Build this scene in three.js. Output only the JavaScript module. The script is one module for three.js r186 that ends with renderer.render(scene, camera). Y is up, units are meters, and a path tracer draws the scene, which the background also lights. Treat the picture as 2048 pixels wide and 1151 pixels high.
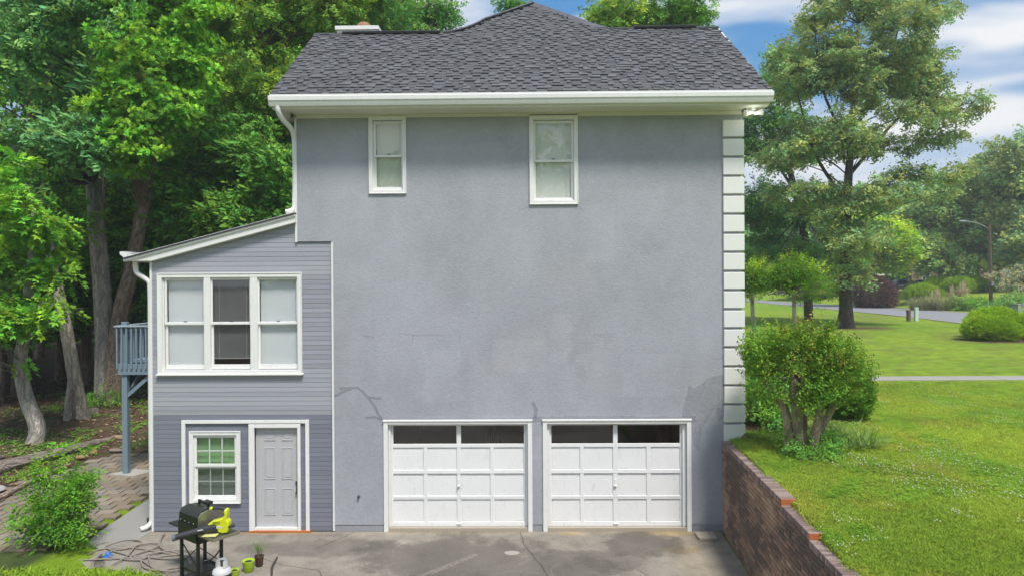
import * as THREE from 'three';
import { mergeGeometries } from 'three/addons/utils/BufferGeometryUtils.js';
import { RoundedBoxGeometry } from 'three/addons/geometries/RoundedBoxGeometry.js';

// ---------------------------------------------------------------- camera, sky, sun, exposure
const D2R = Math.PI / 180;
const scene = new THREE.Scene();
const renderer = new THREE.WebGLRenderer({ antialias: true });
renderer.setSize(1024, 575);
renderer.toneMapping = THREE.LinearToneMapping;
renderer.toneMappingExposure = 1.13;
renderer.shadowMap.enabled = true;
const camera = new THREE.PerspectiveCamera(2 * Math.atan(575.5 / 1400) / D2R, 1024 / 575, 0.1, 900);
camera.position.set(0, 4.97, 14.14);
camera.rotation.set(-0.2 * D2R, 0.74 * D2R, -0.35 * D2R, 'YXZ');
scene.add(camera);

const SUN_EL = 60, SUN_AZ = 26;                       // degrees; azimuth from straight behind the camera towards the right
const sunDir = new THREE.Vector3(Math.sin(SUN_AZ * D2R) * Math.cos(SUN_EL * D2R), Math.sin(SUN_EL * D2R), Math.cos(SUN_AZ * D2R) * Math.cos(SUN_EL * D2R));
const sun = new THREE.DirectionalLight(new THREE.Color(1, 0.95, 0.87), 3.9);
sun.position.copy(sunDir).multiplyScalar(120);
sun.target.position.set(0, 0, 0);
sun.castShadow = true;
sun.shadow.radius = 23;                               // veiled by thin cloud: a wide soft source
sun.shadow.mapSize.set(4096, 4096);
Object.assign(sun.shadow.camera, { left: -90, right: 90, top: 90, bottom: -90, near: 1, far: 300 });
scene.add(sun, sun.target);
scene.fog = new THREE.FogExp2(new THREE.Color(0.78, 0.84, 0.9), 0.0008);

// ---------------------------------------------------------------- random numbers and noise
function rng(seed) { let a = seed >>> 0; return () => { a = (a + 0x6d2b79f5) | 0; let t = Math.imul(a ^ (a >>> 15), 1 | a); t = (t + Math.imul(t ^ (t >>> 7), 61 | t)) ^ t; return ((t ^ (t >>> 14)) >>> 0) / 4294967296; }; }
const clamp = (x, a = 0, b = 1) => Math.min(b, Math.max(a, x));
const lerp = (a, b, t) => a + (b - a) * t;
const sstep = (a, b, x) => { const t = clamp((x - a) / (b - a)); return t * t * (3 - 2 * t); };
function hash(x, y, z) { let h = Math.imul(x, 374761393) ^ Math.imul(y, 668265263) ^ Math.imul(z, 1274126177); h = Math.imul(h ^ (h >>> 13), 1274126177); return ((h ^ (h >>> 16)) >>> 0) / 4294967296; }
function vn(x, y, px = 0, py = 0, s = 0) {            // value noise, periodic when px, py > 0
  const xi = Math.floor(x), yi = Math.floor(y), fx = x - xi, fy = y - yi, u = fx * fx * (3 - 2 * fx), v = fy * fy * (3 - 2 * fy);
  const wx = (i) => (px ? ((i % px) + px) % px : i), wy = (i) => (py ? ((i % py) + py) % py : i);
  const a = hash(wx(xi), wy(yi), s), b = hash(wx(xi + 1), wy(yi), s), c = hash(wx(xi), wy(yi + 1), s), d = hash(wx(xi + 1), wy(yi + 1), s);
  return lerp(lerp(a, b, u), lerp(c, d, u), v);
}
function fbm(x, y, oct = 4, p = 0, s = 0) { let a = 0.5, t = 0, n = 0, f = 1; for (let i = 0; i < oct; i++) { t += a * vn(x * f, y * f, p * f, p * f, s + i * 17); n += a; a *= 0.5; f *= 2; } return t / n; }
function vn3(x, y, z, s = 0) {
  const xi = Math.floor(x), yi = Math.floor(y), zi = Math.floor(z), f = [x - xi, y - yi, z - zi].map((t) => t * t * (3 - 2 * t));
  const h = (i, j, k) => hash(xi + i + s * 131, yi + j, zi + k);
  const l = (k) => lerp(lerp(h(0, 0, k), h(1, 0, k), f[0]), lerp(h(0, 1, k), h(1, 1, k), f[0]), f[1]);
  return lerp(l(0), l(1), f[2]);
}

const skyN = (x, y, p, oct, s) => { let a = 0.5, t = 0, n = 0, f = 1; for (let i = 0; i < oct; i++) { t += a * vn(x * f, y * f, p * f, 0, s + i * 17); n += a; a *= 0.5; f *= 2; } return t / n; };
// the sky: blue with streaks of cirrus, whiter towards the horizon
{
  const W = 2048, H = 1024, a = new Float32Array(W * H * 4);
  for (let j = 0; j < H; j++) {
    const el = ((j + 0.5) / H - 0.5) * Math.PI, y = Math.sin(el), c = Math.cos(el);
    for (let i = 0; i < W; i++) {
      const th = ((i + 0.5) / W - 0.5) * 2 * Math.PI, x = Math.cos(th) * c, z = Math.sin(th) * c, k = (j * W + i) * 4;
      let r, g, b;
      if (y <= -0.02) { r = 0.2; g = 0.21; b = 0.17; }
      else {
        const yy = Math.max(y, 0) + 0.10, t = Math.pow(clamp(Math.max(y, 0) / 0.36), 0.7);
        r = lerp(0.26, 0.055, t); g = lerp(0.48, 0.25, t); b = lerp(0.70, 0.56, t);
        const px = x / yy, pz = z / yy, az = Math.atan2(x, -z) / D2R, ed = Math.max(el, 0) / D2R;
        const w = (skyN(az / 15, ed * 0.12, 24, 3, 675) - 0.5) * 1.5, nA = skyN(az / 20 + w * 0.3, ed * 0.19 + w, 18, 3, 672), fA = skyN(az / 6 + w, ed * 1.1 + w * 4, 60, 4, 681);   // low in the sky: flat streaks
        const nB = fbm(px * 0.8 + pz * 0.3 + 3, pz * 1.5 - px * 0.5 + 11.5, 5, 0, 21);                                                                                        // overhead: the same cirrus seen from below
        let cl = clamp(lerp(sstep(0.36, 0.62, nA * 0.78 + fA * 0.22), sstep(0.32, 0.60, nB), sstep(30, 55, ed)) * 0.97 + 0.05);
        const hz = 1 - sstep(0.06, 0.2, y + (fA - 0.5) * 0.14);
        cl = Math.max(cl, hz * 0.93);
        const d = x * sunDir.x + y * sunDir.y + z * sunDir.z, ang = Math.acos(clamp(d, -1, 1)) / D2R, au = 1.1 * Math.exp(-ang / 24);   // forward scatter of thin cloud round the veiled sun
        const cb = 0.80 + au;
        r = lerp(r, cb * 0.985, cl) + au * 0.15; g = lerp(g, cb * 1.0, cl) + au * 0.16; b = lerp(b, cb * 1.03, cl) + au * 0.17;
        const low = sstep(-0.02, 0.0, y); r = lerp(0.2, r, low); g = lerp(0.21, g, low); b = lerp(0.17, b, low);
      }
      a[k] = r; a[k + 1] = g; a[k + 2] = b; a[k + 3] = 1;
    }
  }
  const t = new THREE.DataTexture(a, W, H, THREE.RGBAFormat, THREE.FloatType);
  t.mapping = THREE.EquirectangularReflectionMapping; t.magFilter = t.minFilter = THREE.LinearFilter; t.needsUpdate = true;
  scene.background = t; scene.environment = t;
}

// ---------------------------------------------------------------- helpers: textures
const enc = (v) => { v = clamp(v); return 255 * (v <= 0.0031308 ? v * 12.92 : 1.055 * Math.pow(v, 1 / 2.4) - 0.055); };
function tex(w, h, fn, color = true) {                 // fn(u, v) -> grey or [r, g, b], linear
  const a = new Uint8Array(w * h * 4);
  for (let j = 0; j < h; j++) for (let i = 0; i < w; i++) {
    const c = fn(i / w, j / h), k = (j * w + i) * 4, e = color ? enc : (v) => 255 * clamp(v);
    if (typeof c === 'number') a[k] = a[k + 1] = a[k + 2] = e(c); else { a[k] = e(c[0]); a[k + 1] = e(c[1]); a[k + 2] = e(c[2]); }
    a[k + 3] = 255;
  }
  const t = new THREE.DataTexture(a, w, h);
  t.wrapS = t.wrapT = THREE.RepeatWrapping; t.magFilter = THREE.LinearFilter; t.minFilter = THREE.LinearMipmapLinearFilter; t.generateMipmaps = true;
  if (color) t.colorSpace = THREE.SRGBColorSpace;
  t.needsUpdate = true; return t;
}
const rep = (t, mx, my = mx, ox = 0, oy = 0) => { t.repeat.set(1 / mx, 1 / my); t.offset.set(-ox / mx, -oy / my); return t; };   // one tile covers mx by my metres, starting at (ox, oy)
const std = (o) => new THREE.MeshStandardMaterial({ roughness: 0.8, ...o, color: Array.isArray(o.color) ? new THREE.Color(...o.color) : o.color });
const phys = (o) => new THREE.MeshPhysicalMaterial({ ...o, color: Array.isArray(o.color) ? new THREE.Color(...o.color) : o.color });
function segDist(x, y, pts) { let m = 1e9; for (let i = 0; i + 1 < pts.length; i++) { const [ax, ay] = pts[i], [bx, by] = pts[i + 1], dx = bx - ax, dy = by - ay, t = clamp(((x - ax) * dx + (y - ay) * dy) / (dx * dx + dy * dy)); m = Math.min(m, Math.hypot(x - ax - t * dx, y - ay - t * dy)); } return m; }
function inPoly(x, y, p) { let c = false; for (let i = 0, j = p.length - 1; i < p.length; j = i++) if ((p[i][1] > y) !== (p[j][1] > y) && x < ((p[j][0] - p[i][0]) * (y - p[i][1])) / (p[j][1] - p[i][1]) + p[i][0]) c = !c; return c; }

const T = {};
T.grain = rep(tex(256, 256, (u, v) => 0.80 + 0.2 * fbm(u * 48, v * 48, 3, 48, 3)), 0.6);                       // soft mottling, any painted thing
T.speck = rep(tex(256, 256, (u, v) => 0.62 + 0.38 * fbm(u * 96, v * 96, 2, 96, 8)), 0.5);
T.bump = rep(tex(256, 256, (u, v) => fbm(u * 64, v * 64, 3, 64, 13), false), 0.5);
T.stucco = rep(tex(512, 512, (u, v) => { const n = fbm(u * 150, v * 210, 2, 0, 15) * 0.8 + 0.2 * fbm(u * 40, v * 60, 2, 0, 19); return n; }, false), 1.6);
T.wood = rep(tex(256, 512, (u, v) => 0.72 + 0.28 * fbm(u * 6 , v * 90, 4, 0, 23)), 1.2, 0.5);
T.bark = rep(tex(256, 512, (u, v) => { const r = fbm(u * 18 + 1.5 * vn(u * 5, v * 9, 5, 9, 2), v * 7, 4, 0, 27), c = fbm(u * 30, v * 40, 2, 0, 28); return 0.40 + 0.60 * clamp(r * 1.6 - 0.30 + (c - 0.5) * 0.4); }), 0.9, 1.6);
T.barkB = rep(tex(256, 512, (u, v) => { const r = Math.abs(fbm(u * 20 + 2 * vn(u * 6, v * 12, 6, 12, 2), v * 9, 4, 0, 29) - 0.5) * 2; return clamp(r * 2.2); }, false), 0.9, 1.6);
T.paint = rep(tex(512, 512, (u, v) => { const a = fbm(u * 20, v * 20, 4, 20, 91), b = fbm(u * 7, v * 7, 4, 7, 93), c = fbm(u * 60, v * 24, 3, 0, 95); return 0.95 + (b - 0.5) * 0.07 + (a - 0.5) * 0.04 - (a > 0.70 ? 0.04 : 0) - (c > 0.77 ? 0.08 : 0); }), 2.7);
T.asphalt = rep(tex(256, 256, (u, v) => 0.7 + 0.3 * vn(u * 128, v * 128, 128, 128, 6)), 2);
T.ground = rep(tex(1024, 1024, (u, v) => { const a = fbm(u * 12, v * 12, 5, 12, 61), b = vn(u * 256, v * 256, 256, 256, 66), c = vn(u * 512, v * 512, 512, 512, 68); return clamp(0.30 + 0.45 * a + 0.24 * b + 0.20 * c - 0.1); }), 4.2);
T.groundB = rep(tex(512, 512, (u, v) => 0.5 * vn(u * 256, v * 256, 256, 256, 66) + 0.5 * fbm(u * 40, v * 40, 2, 40, 69), false), 2.1);

// the paint of the big rendered wall: roller patches, brushed repairs over cracks, a darker repainted corner; x from -4.6, y from 0, 9 by 9 m
const repairs = [[[-3.68, 2.90], [-3.33, 2.92], [-3.22, 2.83], [-3.13, 2.71], [-2.99, 2.55], [-2.93, 2.40], [-2.84, 2.27]], [[-3.82, 2.74], [-3.64, 2.83], [-3.48, 2.88]], [[-3.13, 2.72], [-2.87, 2.69]], [[-3.16, 2.30], [-3.0, 2.32], [-2.84, 2.27]], [[0.23, 2.58], [0.29, 2.45], [0.27, 2.32]]];
const cracks = [[[-3.2, 3.98], [-3.0, 3.95], [-2.98, 3.86]], [[-2.5, 4.02], [-2.2, 3.97], [-1.95, 3.99], [-1.6, 3.96]], [[-2.2, 3.97], [-2.21, 3.8]], [[-1.26, 3.98], [-1.27, 3.78]], [[3.86, 3.49], [3.95, 3.47], [4.06, 3.5]], [[0.19, 6.56], [0.02, 6.5]], [[1.16, 6.57], [1.3, 6.46]], [[0.02, 3.53], [0.22, 3.53]]];
const darkPatch = [[3.36, 2.95], [3.45, 2.86], [3.62, 2.96], [3.72, 3.06], [4.1, 3.16], [4.1, 2.32], [3.95, 2.2], [3.9, 2.5], [3.78, 2.3], [3.62, 2.05], [3.58, 1.6], [3.44, 1.7], [3.42, 2.28], [3.22, 2.3], [3.27, 2.6]];
const rollers = [[-2.2, -0.25, 7.45, 7.85], [-1.35, 0.12, 7.0, 7.32], [-4.2, -3.2, 7.2, 7.62], [1.2, 2.5, 7.0, 7.4], [1.9, 2.9, 6.2, 6.9], [-3.6, -2.9, 6.3, 7.4], [1.25, 1.9, 5.4, 6.6], [-0.6, 0.5, 3.2, 3.9], [0.6, 1.0, 3.4, 4.4], [2.0, 3.2, 2.7, 3.6], [-2.0, -1.2, 2.6, 3.7]];
const beige = [[0.0, 3.6, 0.5], [0.55, 4.05, 0.4], [1.25, 3.75, 0.45], [1.6, 3.1, 0.4], [-0.5, 3.2, 0.35], [0.9, 5.2, 0.5]];
T.wall = tex(1024, 1024, (u, v) => {
  const x = -4.6 + u * 9, y = v * 9, wob = (fbm(x * 3, y * 3, 3, 0, 71) - 0.5) * 0.16, fine = fbm(x * 22, y * 30, 2, 0, 75) - 0.5;
  let k = 0.88 + (fbm(x * 0.8 + 4, y * 0.5, 4, 0, 77) - 0.5) * 0.22 + (fbm(x * 3.2, y * 2.1, 3, 0, 79) - 0.5) * 0.12 + fine * 0.12, w = 0;
  for (const [x0, x1, y0, y1] of rollers) { const d = Math.min(x + wob - x0, x1 - x - wob, y + wob * 0.4 - y0, y1 - y - wob * 0.4); if (d > 0) k += 0.042 * sstep(0, 0.04, d); }
  for (const [cx, cy, r] of beige) { const d = Math.hypot((x - cx) * 0.7, y - cy) + wob * 3 + fine * 0.25; w += sstep(r, r * 0.45, d) * 0.22; }
  const st = repairs.reduce((m, p, i) => Math.min(m, segDist(x + wob * 0.12, y + wob * 0.12, p) / (i === 4 ? 1.5 : 1)), 9);
  if (st < 0.024 + fine * 0.02) k *= 0.70;
  if (inPoly(x + wob * 0.55, y + wob * 0.55, darkPatch)) k *= 0.80 + fine * 0.12;
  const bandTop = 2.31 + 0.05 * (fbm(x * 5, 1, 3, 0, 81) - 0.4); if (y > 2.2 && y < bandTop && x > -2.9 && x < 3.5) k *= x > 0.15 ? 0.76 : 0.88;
  if (x > 0.2 && x < 0.5 && y < 2.0 && y > 1.45 && fbm(x * 9, y * 6, 3, 0, 83) > 0.52) k *= 1.07;
  if (x > 0.9 && x < 1.9 && y > 3.1 && y < 4.0 && fbm(x * 5, y * 4, 4, 0, 85) > 0.56) k *= 0.94;
  if (cracks.some((p) => segDist(x + wob * 0.3, y + wob * 0.3, p) < 0.006)) k *= 0.72;
  if (Math.hypot(x + 3.32, y - 0.71) < 0.035) k *= 0.5;
  return [k * (1 + 0.09 * w), k * (1 + 0.035 * w), k * (1 - 0.05 * w)];
});
rep(T.wall, 9, 9, -4.6, 0);

// stains, tyre scuffs and cracks of the concrete; x from -9, z from 0, 13.2 by 6.6 m
const dcracks = [[[-0.05, 0], [-0.02, 0.5], [0.1, 1.0], [0.32, 1.7], [0.5, 2.6], [0.4, 4.2], [0.7, 6.6]], [[-3.4, 0.05], [-3.7, 0.5], [-4.0, 0.9]], [[-4.9, 1.3], [-4.3, 1.7], [-3.6, 1.9], [-3.3, 2.5]], [[2.0, 1.9], [2.4, 2.6], [2.2, 3.6]]];
const arcs = Array.from({ length: 26 }, (_, i) => { const r = rng(900 + i), cx = -3 + r() * 6.2, cz = 0.7 + r() * 3.4; return [cx, cz, 0.15 + r() * 0.5, r() * 6.28, 0.5 + r() * 1.6, 0.01 + r() * 0.035]; });
T.drive = tex(2048, 1024, (u, v) => {
  const x = -9 + u * 13.2, z = v * 6.6, n = fbm(x * 1.3, z * 1.3, 5, 0, 101), m = fbm(x * 5, z * 5, 4, 0, 103), g = vn(x * 75, z * 75, 0, 0, 105), sp = vn(x * 34, z * 34, 0, 0, 107);
  const wob = (n - 0.5) * 1.1 + (m - 0.5) * 0.3;
  let k = 0.49 + (n - 0.5) * 0.34 + (m - 0.5) * 0.26 + (g - 0.5) * 0.16, warm = 0.0;
  const blot = (cx, cz, rx, rz) => sstep(1.12, 0.74, Math.hypot((x - cx) / rx, (z - cz) / rz) + wob * 0.9 + (sp - 0.5) * 0.16);
  const dark = Math.max(blot(-1.4, 1.3, 1.9, 1.05), blot(-0.3, 1.9, 1.9, 0.8), blot(2.3, 0.75, 0.75, 0.75), blot(1.2, 1.5, 1.3, 0.5) * 0.7, blot(-3.6, 0.9, 1.6, 0.5) * 0.55, blot(-5.9, 2.6, 1.0, 0.7) * 0.7, blot(0.2, 3.5, 2.4, 0.9) * 0.8);
  k *= 1 - 0.44 * dark * (0.72 + 0.5 * m);
  for (const [cx, cz, r, a0, da, w] of arcs) { const dx = x - cx, dz = z - cz, rr = Math.hypot(dx, dz); if (Math.abs(rr - r) < w * 2) { let a = Math.atan2(dz, dx) - a0; a -= Math.floor(a / 6.2832) * 6.2832; if (a < da && Math.abs(rr - r) < w * (0.4 + 1.3 * m)) k += 0.11 * sp; } }
  const scuff = segDist(x, z, [[-1.95, 2.4], [-1.35, 1.75], [-0.9, 1.25]]); if (scuff < 0.07 && sp > 0.35) k += 0.14;
  if (Math.hypot((x + 0.2) / 0.14, (z - 1.12) / 0.1) < 1 + (m - 0.5) * 0.4) k = 0.74;
  if (sp > 0.9) k *= 0.82;
  if (z < 0.16 + (m - 0.5) * 0.2) { k *= 1.08; warm = 0.5; }
  const rust = Math.max(blot(2.95, 0.1, 0.5, 0.16), blot(1.0, 0.12, 0.28, 0.12), blot(3.0, 1.0, 0.35, 0.2) * 0.6, blot(-4.9, 0.05, 0.7, 0.1)); warm += rust * 1.6;
  if (x > 2.6 && x < 4.2) warm += 0.45 * sstep(2.6, 3.0, x + wob * 0.6);
  for (const c of dcracks) { const d = segDist(x + wob * 0.16, z + wob * 0.16, c); if (d < 0.009 + 0.006 * m) k *= 0.5; }
  return [k * (1.0 + 0.10 * warm), k * (0.885 + 0.02 * warm), k * (0.735 - 0.10 * warm)];
});
T.drive.wrapS = T.drive.wrapT = THREE.MirroredRepeatWrapping; rep(T.drive, 13.2, 6.6, -9, 0);

// ---------------------------------------------------------------- helpers: geometry
function clean(g) { const n = g.index ? g.toNonIndexed() : g; for (const k of Object.keys(n.attributes)) if (!['position', 'normal', 'uv', 'color'].includes(k)) n.deleteAttribute(k); n.clearGroups(); if (!n.attributes.normal) n.computeVertexNormals(); return n; }
function uvm(g) {                                     // uv in metres from the plane each face lies nearest to
  g = clean(g); const p = g.attributes.position, n = p.count, uv = new Float32Array(n * 2), a = new THREE.Vector3(), b = new THREE.Vector3(), c = new THREE.Vector3();
  for (let i = 0; i < n; i += 3) {
    a.fromBufferAttribute(p, i); b.fromBufferAttribute(p, i + 1).sub(a); c.fromBufferAttribute(p, i + 2).sub(a); b.cross(c);
    const x = Math.abs(b.x), y = Math.abs(b.y), z = Math.abs(b.z);
    for (let k = 0; k < 3; k++) { a.fromBufferAttribute(p, i + k); const o = (i + k) * 2; if (z >= x && z >= y) { uv[o] = a.x; uv[o + 1] = a.y; } else if (x >= y) { uv[o] = a.z; uv[o + 1] = a.y; } else { uv[o] = a.x; uv[o + 1] = a.z; } }
  }
  g.setAttribute('uv', new THREE.BufferAttribute(uv, 2)); return g;
}
const merge = (list) => { const l = list.map((g) => clean(g)); const col = l.some((g) => g.attributes.color); l.forEach((g) => { if (!g.attributes.uv) uvm(g); if (!col) g.deleteAttribute('color'); }); return l.length === 1 ? l[0] : mergeGeometries(l); };
function bx(x0, x1, y0, y1, z0, z1, r = 0) { const w = x1 - x0, h = y1 - y0, d = z1 - z0, g = r ? new RoundedBoxGeometry(w, h, d, 1, Math.min(r, w / 2.1, h / 2.1, d / 2.1)) : new THREE.BoxGeometry(w, h, d); g.translate((x0 + x1) / 2, (y0 + y1) / 2, (z0 + z1) / 2); return uvm(g); }
function shape(pts, holes = []) { const s = new THREE.Shape(pts.map((p) => new THREE.Vector2(...p))); for (const h of holes) s.holes.push(new THREE.Path(h.map((p) => new THREE.Vector2(...p)))); return s; }
function ext(pts, depth, holes = [], bevel = 0) { return new THREE.ExtrudeGeometry(shape(pts, holes), { depth, bevelEnabled: bevel > 0, bevelSize: bevel, bevelThickness: bevel, bevelSegments: 1, bevelOffset: -bevel, curveSegments: 8 }); }
const rect = (x0, x1, y0, y1) => [[x0, y0], [x1, y0], [x1, y1], [x0, y1]];
const v3 = (a) => (a.isVector3 ? a : new THREE.Vector3(...a));
function tube(points, radii, seg = 8, per = 4, lump = 0, seed = 1) {   // a tapered tube through points; uv in metres
  const curve = new THREE.CatmullRomCurve3(points.map(v3)), N = (points.length - 1) * per, pos = [], uv = [], idx = [], nor = [];
  let t0 = curve.getTangent(0), nrm = new THREE.Vector3(1, 0, 0); if (Math.abs(t0.x) > 0.8) nrm.set(0, 0, 1);
  nrm.sub(t0.clone().multiplyScalar(nrm.dot(t0))).normalize(); let len = 0, prev = null;
  for (let i = 0; i <= N; i++) {
    const t = i / N, c = curve.getPoint(t), tg = curve.getTangent(t); nrm.sub(tg.clone().multiplyScalar(nrm.dot(tg))).normalize(); const bn = tg.clone().cross(nrm);
    if (prev) len += c.distanceTo(prev); prev = c;
    const f = t * (radii.length - 1), a = Math.min(radii.length - 2, Math.floor(f)), r = lerp(radii[a], radii[a + 1], f - a);
    for (let j = 0; j <= seg; j++) { const an = (j % seg) / seg * Math.PI * 2, q = lump ? 1 + lump * (vn3(Math.cos(an) * 1.6 + 9, Math.sin(an) * 1.6, len * 1.4, seed) - 0.5) * 2 : 1, x = Math.cos(an), y = Math.sin(an);
      pos.push(c.x + (nrm.x * x + bn.x * y) * r * q, c.y + (nrm.y * x + bn.y * y) * r * q, c.z + (nrm.z * x + bn.z * y) * r * q); nor.push(nrm.x * x + bn.x * y, nrm.y * x + bn.y * y, nrm.z * x + bn.z * y); uv.push((j / seg) * Math.max(0.25, 6.28 * r), len); }
  }
  for (let i = 0; i < N; i++) for (let j = 0; j < seg; j++) { const a = i * (seg + 1) + j, b = a + seg + 1; idx.push(a, a + 1, b, b, a + 1, b + 1); }
  for (const [end, flip] of [[0, 1], [N, 0]]) { const o = end * (seg + 1), c = pos.length / 3; let x = 0, y = 0, z = 0; for (let j = 0; j < seg; j++) { x += pos[(o + j) * 3]; y += pos[(o + j) * 3 + 1]; z += pos[(o + j) * 3 + 2]; } pos.push(x / seg, y / seg, z / seg); const tg = curve.getTangent(end ? 1 : 0).multiplyScalar(end ? 1 : -1); nor.push(tg.x, tg.y, tg.z); uv.push(0, 0); for (let j = 0; j < seg; j++) flip ? idx.push(c, o + j + 1, o + j) : idx.push(c, o + j, o + j + 1); }
  const g = new THREE.BufferGeometry(); g.setAttribute('position', new THREE.Float32BufferAttribute(pos, 3)); g.setAttribute('normal', new THREE.Float32BufferAttribute(nor, 3)); g.setAttribute('uv', new THREE.Float32BufferAttribute(uv, 2)); g.setIndex(idx);
  if (lump) g.computeVertexNormals(); return clean(g);
}
function cyl(x, y, z, r0, r1, h, seg = 20) { const g = new THREE.CylinderGeometry(r1, r0, h, seg); g.translate(x, y + h / 2, z); return clean(g); }
function lathe(pts, seg = 28, x = 0, y = 0, z = 0) { const g = new THREE.LatheGeometry(pts.map((p) => new THREE.Vector2(...p)), seg); g.translate(x, y, z); return clean(g); }
function bar(a, b, w, d = w) { a = v3(a); b = v3(b); const L = a.distanceTo(b), g = new THREE.BoxGeometry(w, L, d); g.applyQuaternion(new THREE.Quaternion().setFromUnitVectors(new THREE.Vector3(0, 1, 0), b.clone().sub(a).normalize())); g.translate((a.x + b.x) / 2, (a.y + b.y) / 2, (a.z + b.z) / 2); return uvm(g); }
const at = (g, x, y, z, ry = 0) => { g = g.clone(); if (ry) g.rotateY(ry); g.translate(x, y, z); return g; };

// ---------------------------------------------------------------- helpers: objects
const taken = new Map();
function numbered(n) { const k = taken.get(n) || 0; taken.set(n, k + 1); return k ? n + '_' + String(k).padStart(3, '0') : n; }
function shadows(o) { o.castShadow = true; o.receiveShadow = true; return o; }
function mesh(name, geo, mat, parent) { const m = shadows(new THREE.Mesh(geo, mat)); m.name = parent && parent !== scene ? name : numbered(name); (parent || scene).add(m); return m; }
function tag(o, label, category, group) { Object.assign(o.userData, { label, category }); if (group) o.userData.group = group; return o; }
function thing(name, label, category, pos = [0, 0, 0], turn = 0, group) { const o = new THREE.Group(); o.name = numbered(name); o.position.set(...pos); o.rotation.y = turn; scene.add(o); return tag(o, label, category, group); }
function struct(name, geo, mat) { const m = mesh(name, geo, mat); m.userData.kind = 'structure'; return m; }
function copy(o, name, pos, turn = 0, scale = 1, label, group) { const c = o.clone(); c.name = numbered(name); c.position.set(...pos); c.rotation.y = turn; if (Array.isArray(scale)) c.scale.set(...scale); else c.scale.setScalar(scale); c.userData = { ...o.userData }; if (label) c.userData.label = label; if (group) c.userData.group = group; scene.add(c); return c; }

// ---------------------------------------------------------------- the ground
const wallX = (z) => 4.03 - 0.062 * Math.max(z, 0);    // left face of the brick retaining wall
const slabPoly = [[4.0, 0.0], [-7.57, 0.0], [-7.57, 0.5], [-8.05, 0.95], [-8.02, 1.55], [-7.76, 1.81], [-6.89, 1.97], [-6.26, 2.16], [-5.6, 2.9], [-5.35, 5], [-5.3, 16], [3.04, 16]];
const apronPoly = [[-7.57, 0.49], [-7.57, -2.7], [-8.82, -2.5], [-8.62, 0.12], [-8.5, 0.6], [-8.06, 0.94]];
function H(x, z) {
  const a = sstep(-11.6, -16.5, x), b = sstep(-4, -12, z);
  let L = 0.62 * (1 - (1 - a) * (1 - 0.6 * b)) + 0.02 + 0.10 * a * (fbm(x * 0.5, z * 0.5, 3, 0, 201) - 0.5);
  if (x > -8.9 && z > -3) { if (inPoly(x, z, slabPoly) || inPoly(x, z, apronPoly)) L = -0.06; else if (x > -7.5 && z < 0.2) L = -0.06; }
  let Rr = 1.85 - 0.06 * sstep(1.5, 4.2, z) - 0.26 * sstep(3.8, 8, z) - 0.5 * sstep(8, 30, z) + 0.07 * Math.exp(-((x - 4.62) ** 2 + (z + 0.05) ** 2) / 0.16);
  Rr += 1.9 * sstep(48.5, 58, x - 0.04 * (z + 90)) + 0.9 * sstep(58, 75, x) + 4 * sstep(80, 200, x);
  const t = z > -0.05 ? sstep(wallX(z) + 0.06, wallX(z) + 0.14, x) : z > -13.5 ? sstep(4.09, 4.17, x) : sstep(-2, 4.2, x);
  return lerp(L, Rr, t);
}
const C = (r, g, b) => [r, g, b];
function groundColor(x, z) {
  const n = fbm(x * 0.35, z * 0.35, 4, 0, 211), m = fbm(x * 1.7, z * 1.7, 3, 0, 213), f = fbm(x * 6, z * 6, 2, 0, 215);
  let c;
  if (x > (z > 0 ? wallX(z) : 4.3)) {
    c = C(0.305, 0.455, 0.05); const q = (n - 0.5) * 0.9 + (m - 0.5) * 0.6; c = c.map((v, i) => v * (1 + q * [0.8, 0.35, 0.5][i]));
    if (f > 0.66) c = C(0.29, 0.36, 0.07);
    const bed = Math.max(sstep(1.15, 0.85, Math.hypot((x - 22.9) / 2.6, (z + 35.2) / 1.6) + (m - 0.5) * 0.5), x < 7.6 && z < -0.35 && z > -8 ? sstep(7.4, 6.4, x + (m - 0.5) * 2.4) : 0, sstep(1.1, 0.8, Math.hypot((x - 26.8) / 2.6, (z + 24.1) / 1.7) + (m - 0.5) * 0.5));
    if (bed > 0.5 || Math.hypot(x - 4.68, z + 0.02) < 0.24 + (f - 0.5) * 0.1) c = C(0.17, 0.105, 0.075);
    const dirt = Math.hypot((x - 27) / 7.0, (z + 44.5) / 1.1) + (m - 0.5) * 1.1 + (f - 0.5) * 0.5; if (dirt < 0.85) c = C(0.36, 0.21, 0.13);
    if (x > 47 && z < -40) c = [c[0] * 1.15, c[1] * 1.05, c[2] * 1.1];
  } else if (z > -2.2 && x > -8.9) c = C(0.26, 0.40, 0.03);
  else { c = C(0.16, 0.115, 0.07); if (n + (m - 0.5) * 0.5 > 0.52) c = C(0.10, 0.14, 0.045); if (f > 0.63) c = C(0.21, 0.15, 0.10); if (x < -12.2 && x > -13.6 && z > -8) c = C(0.16, 0.10, 0.07); }
  return c;
}
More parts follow.
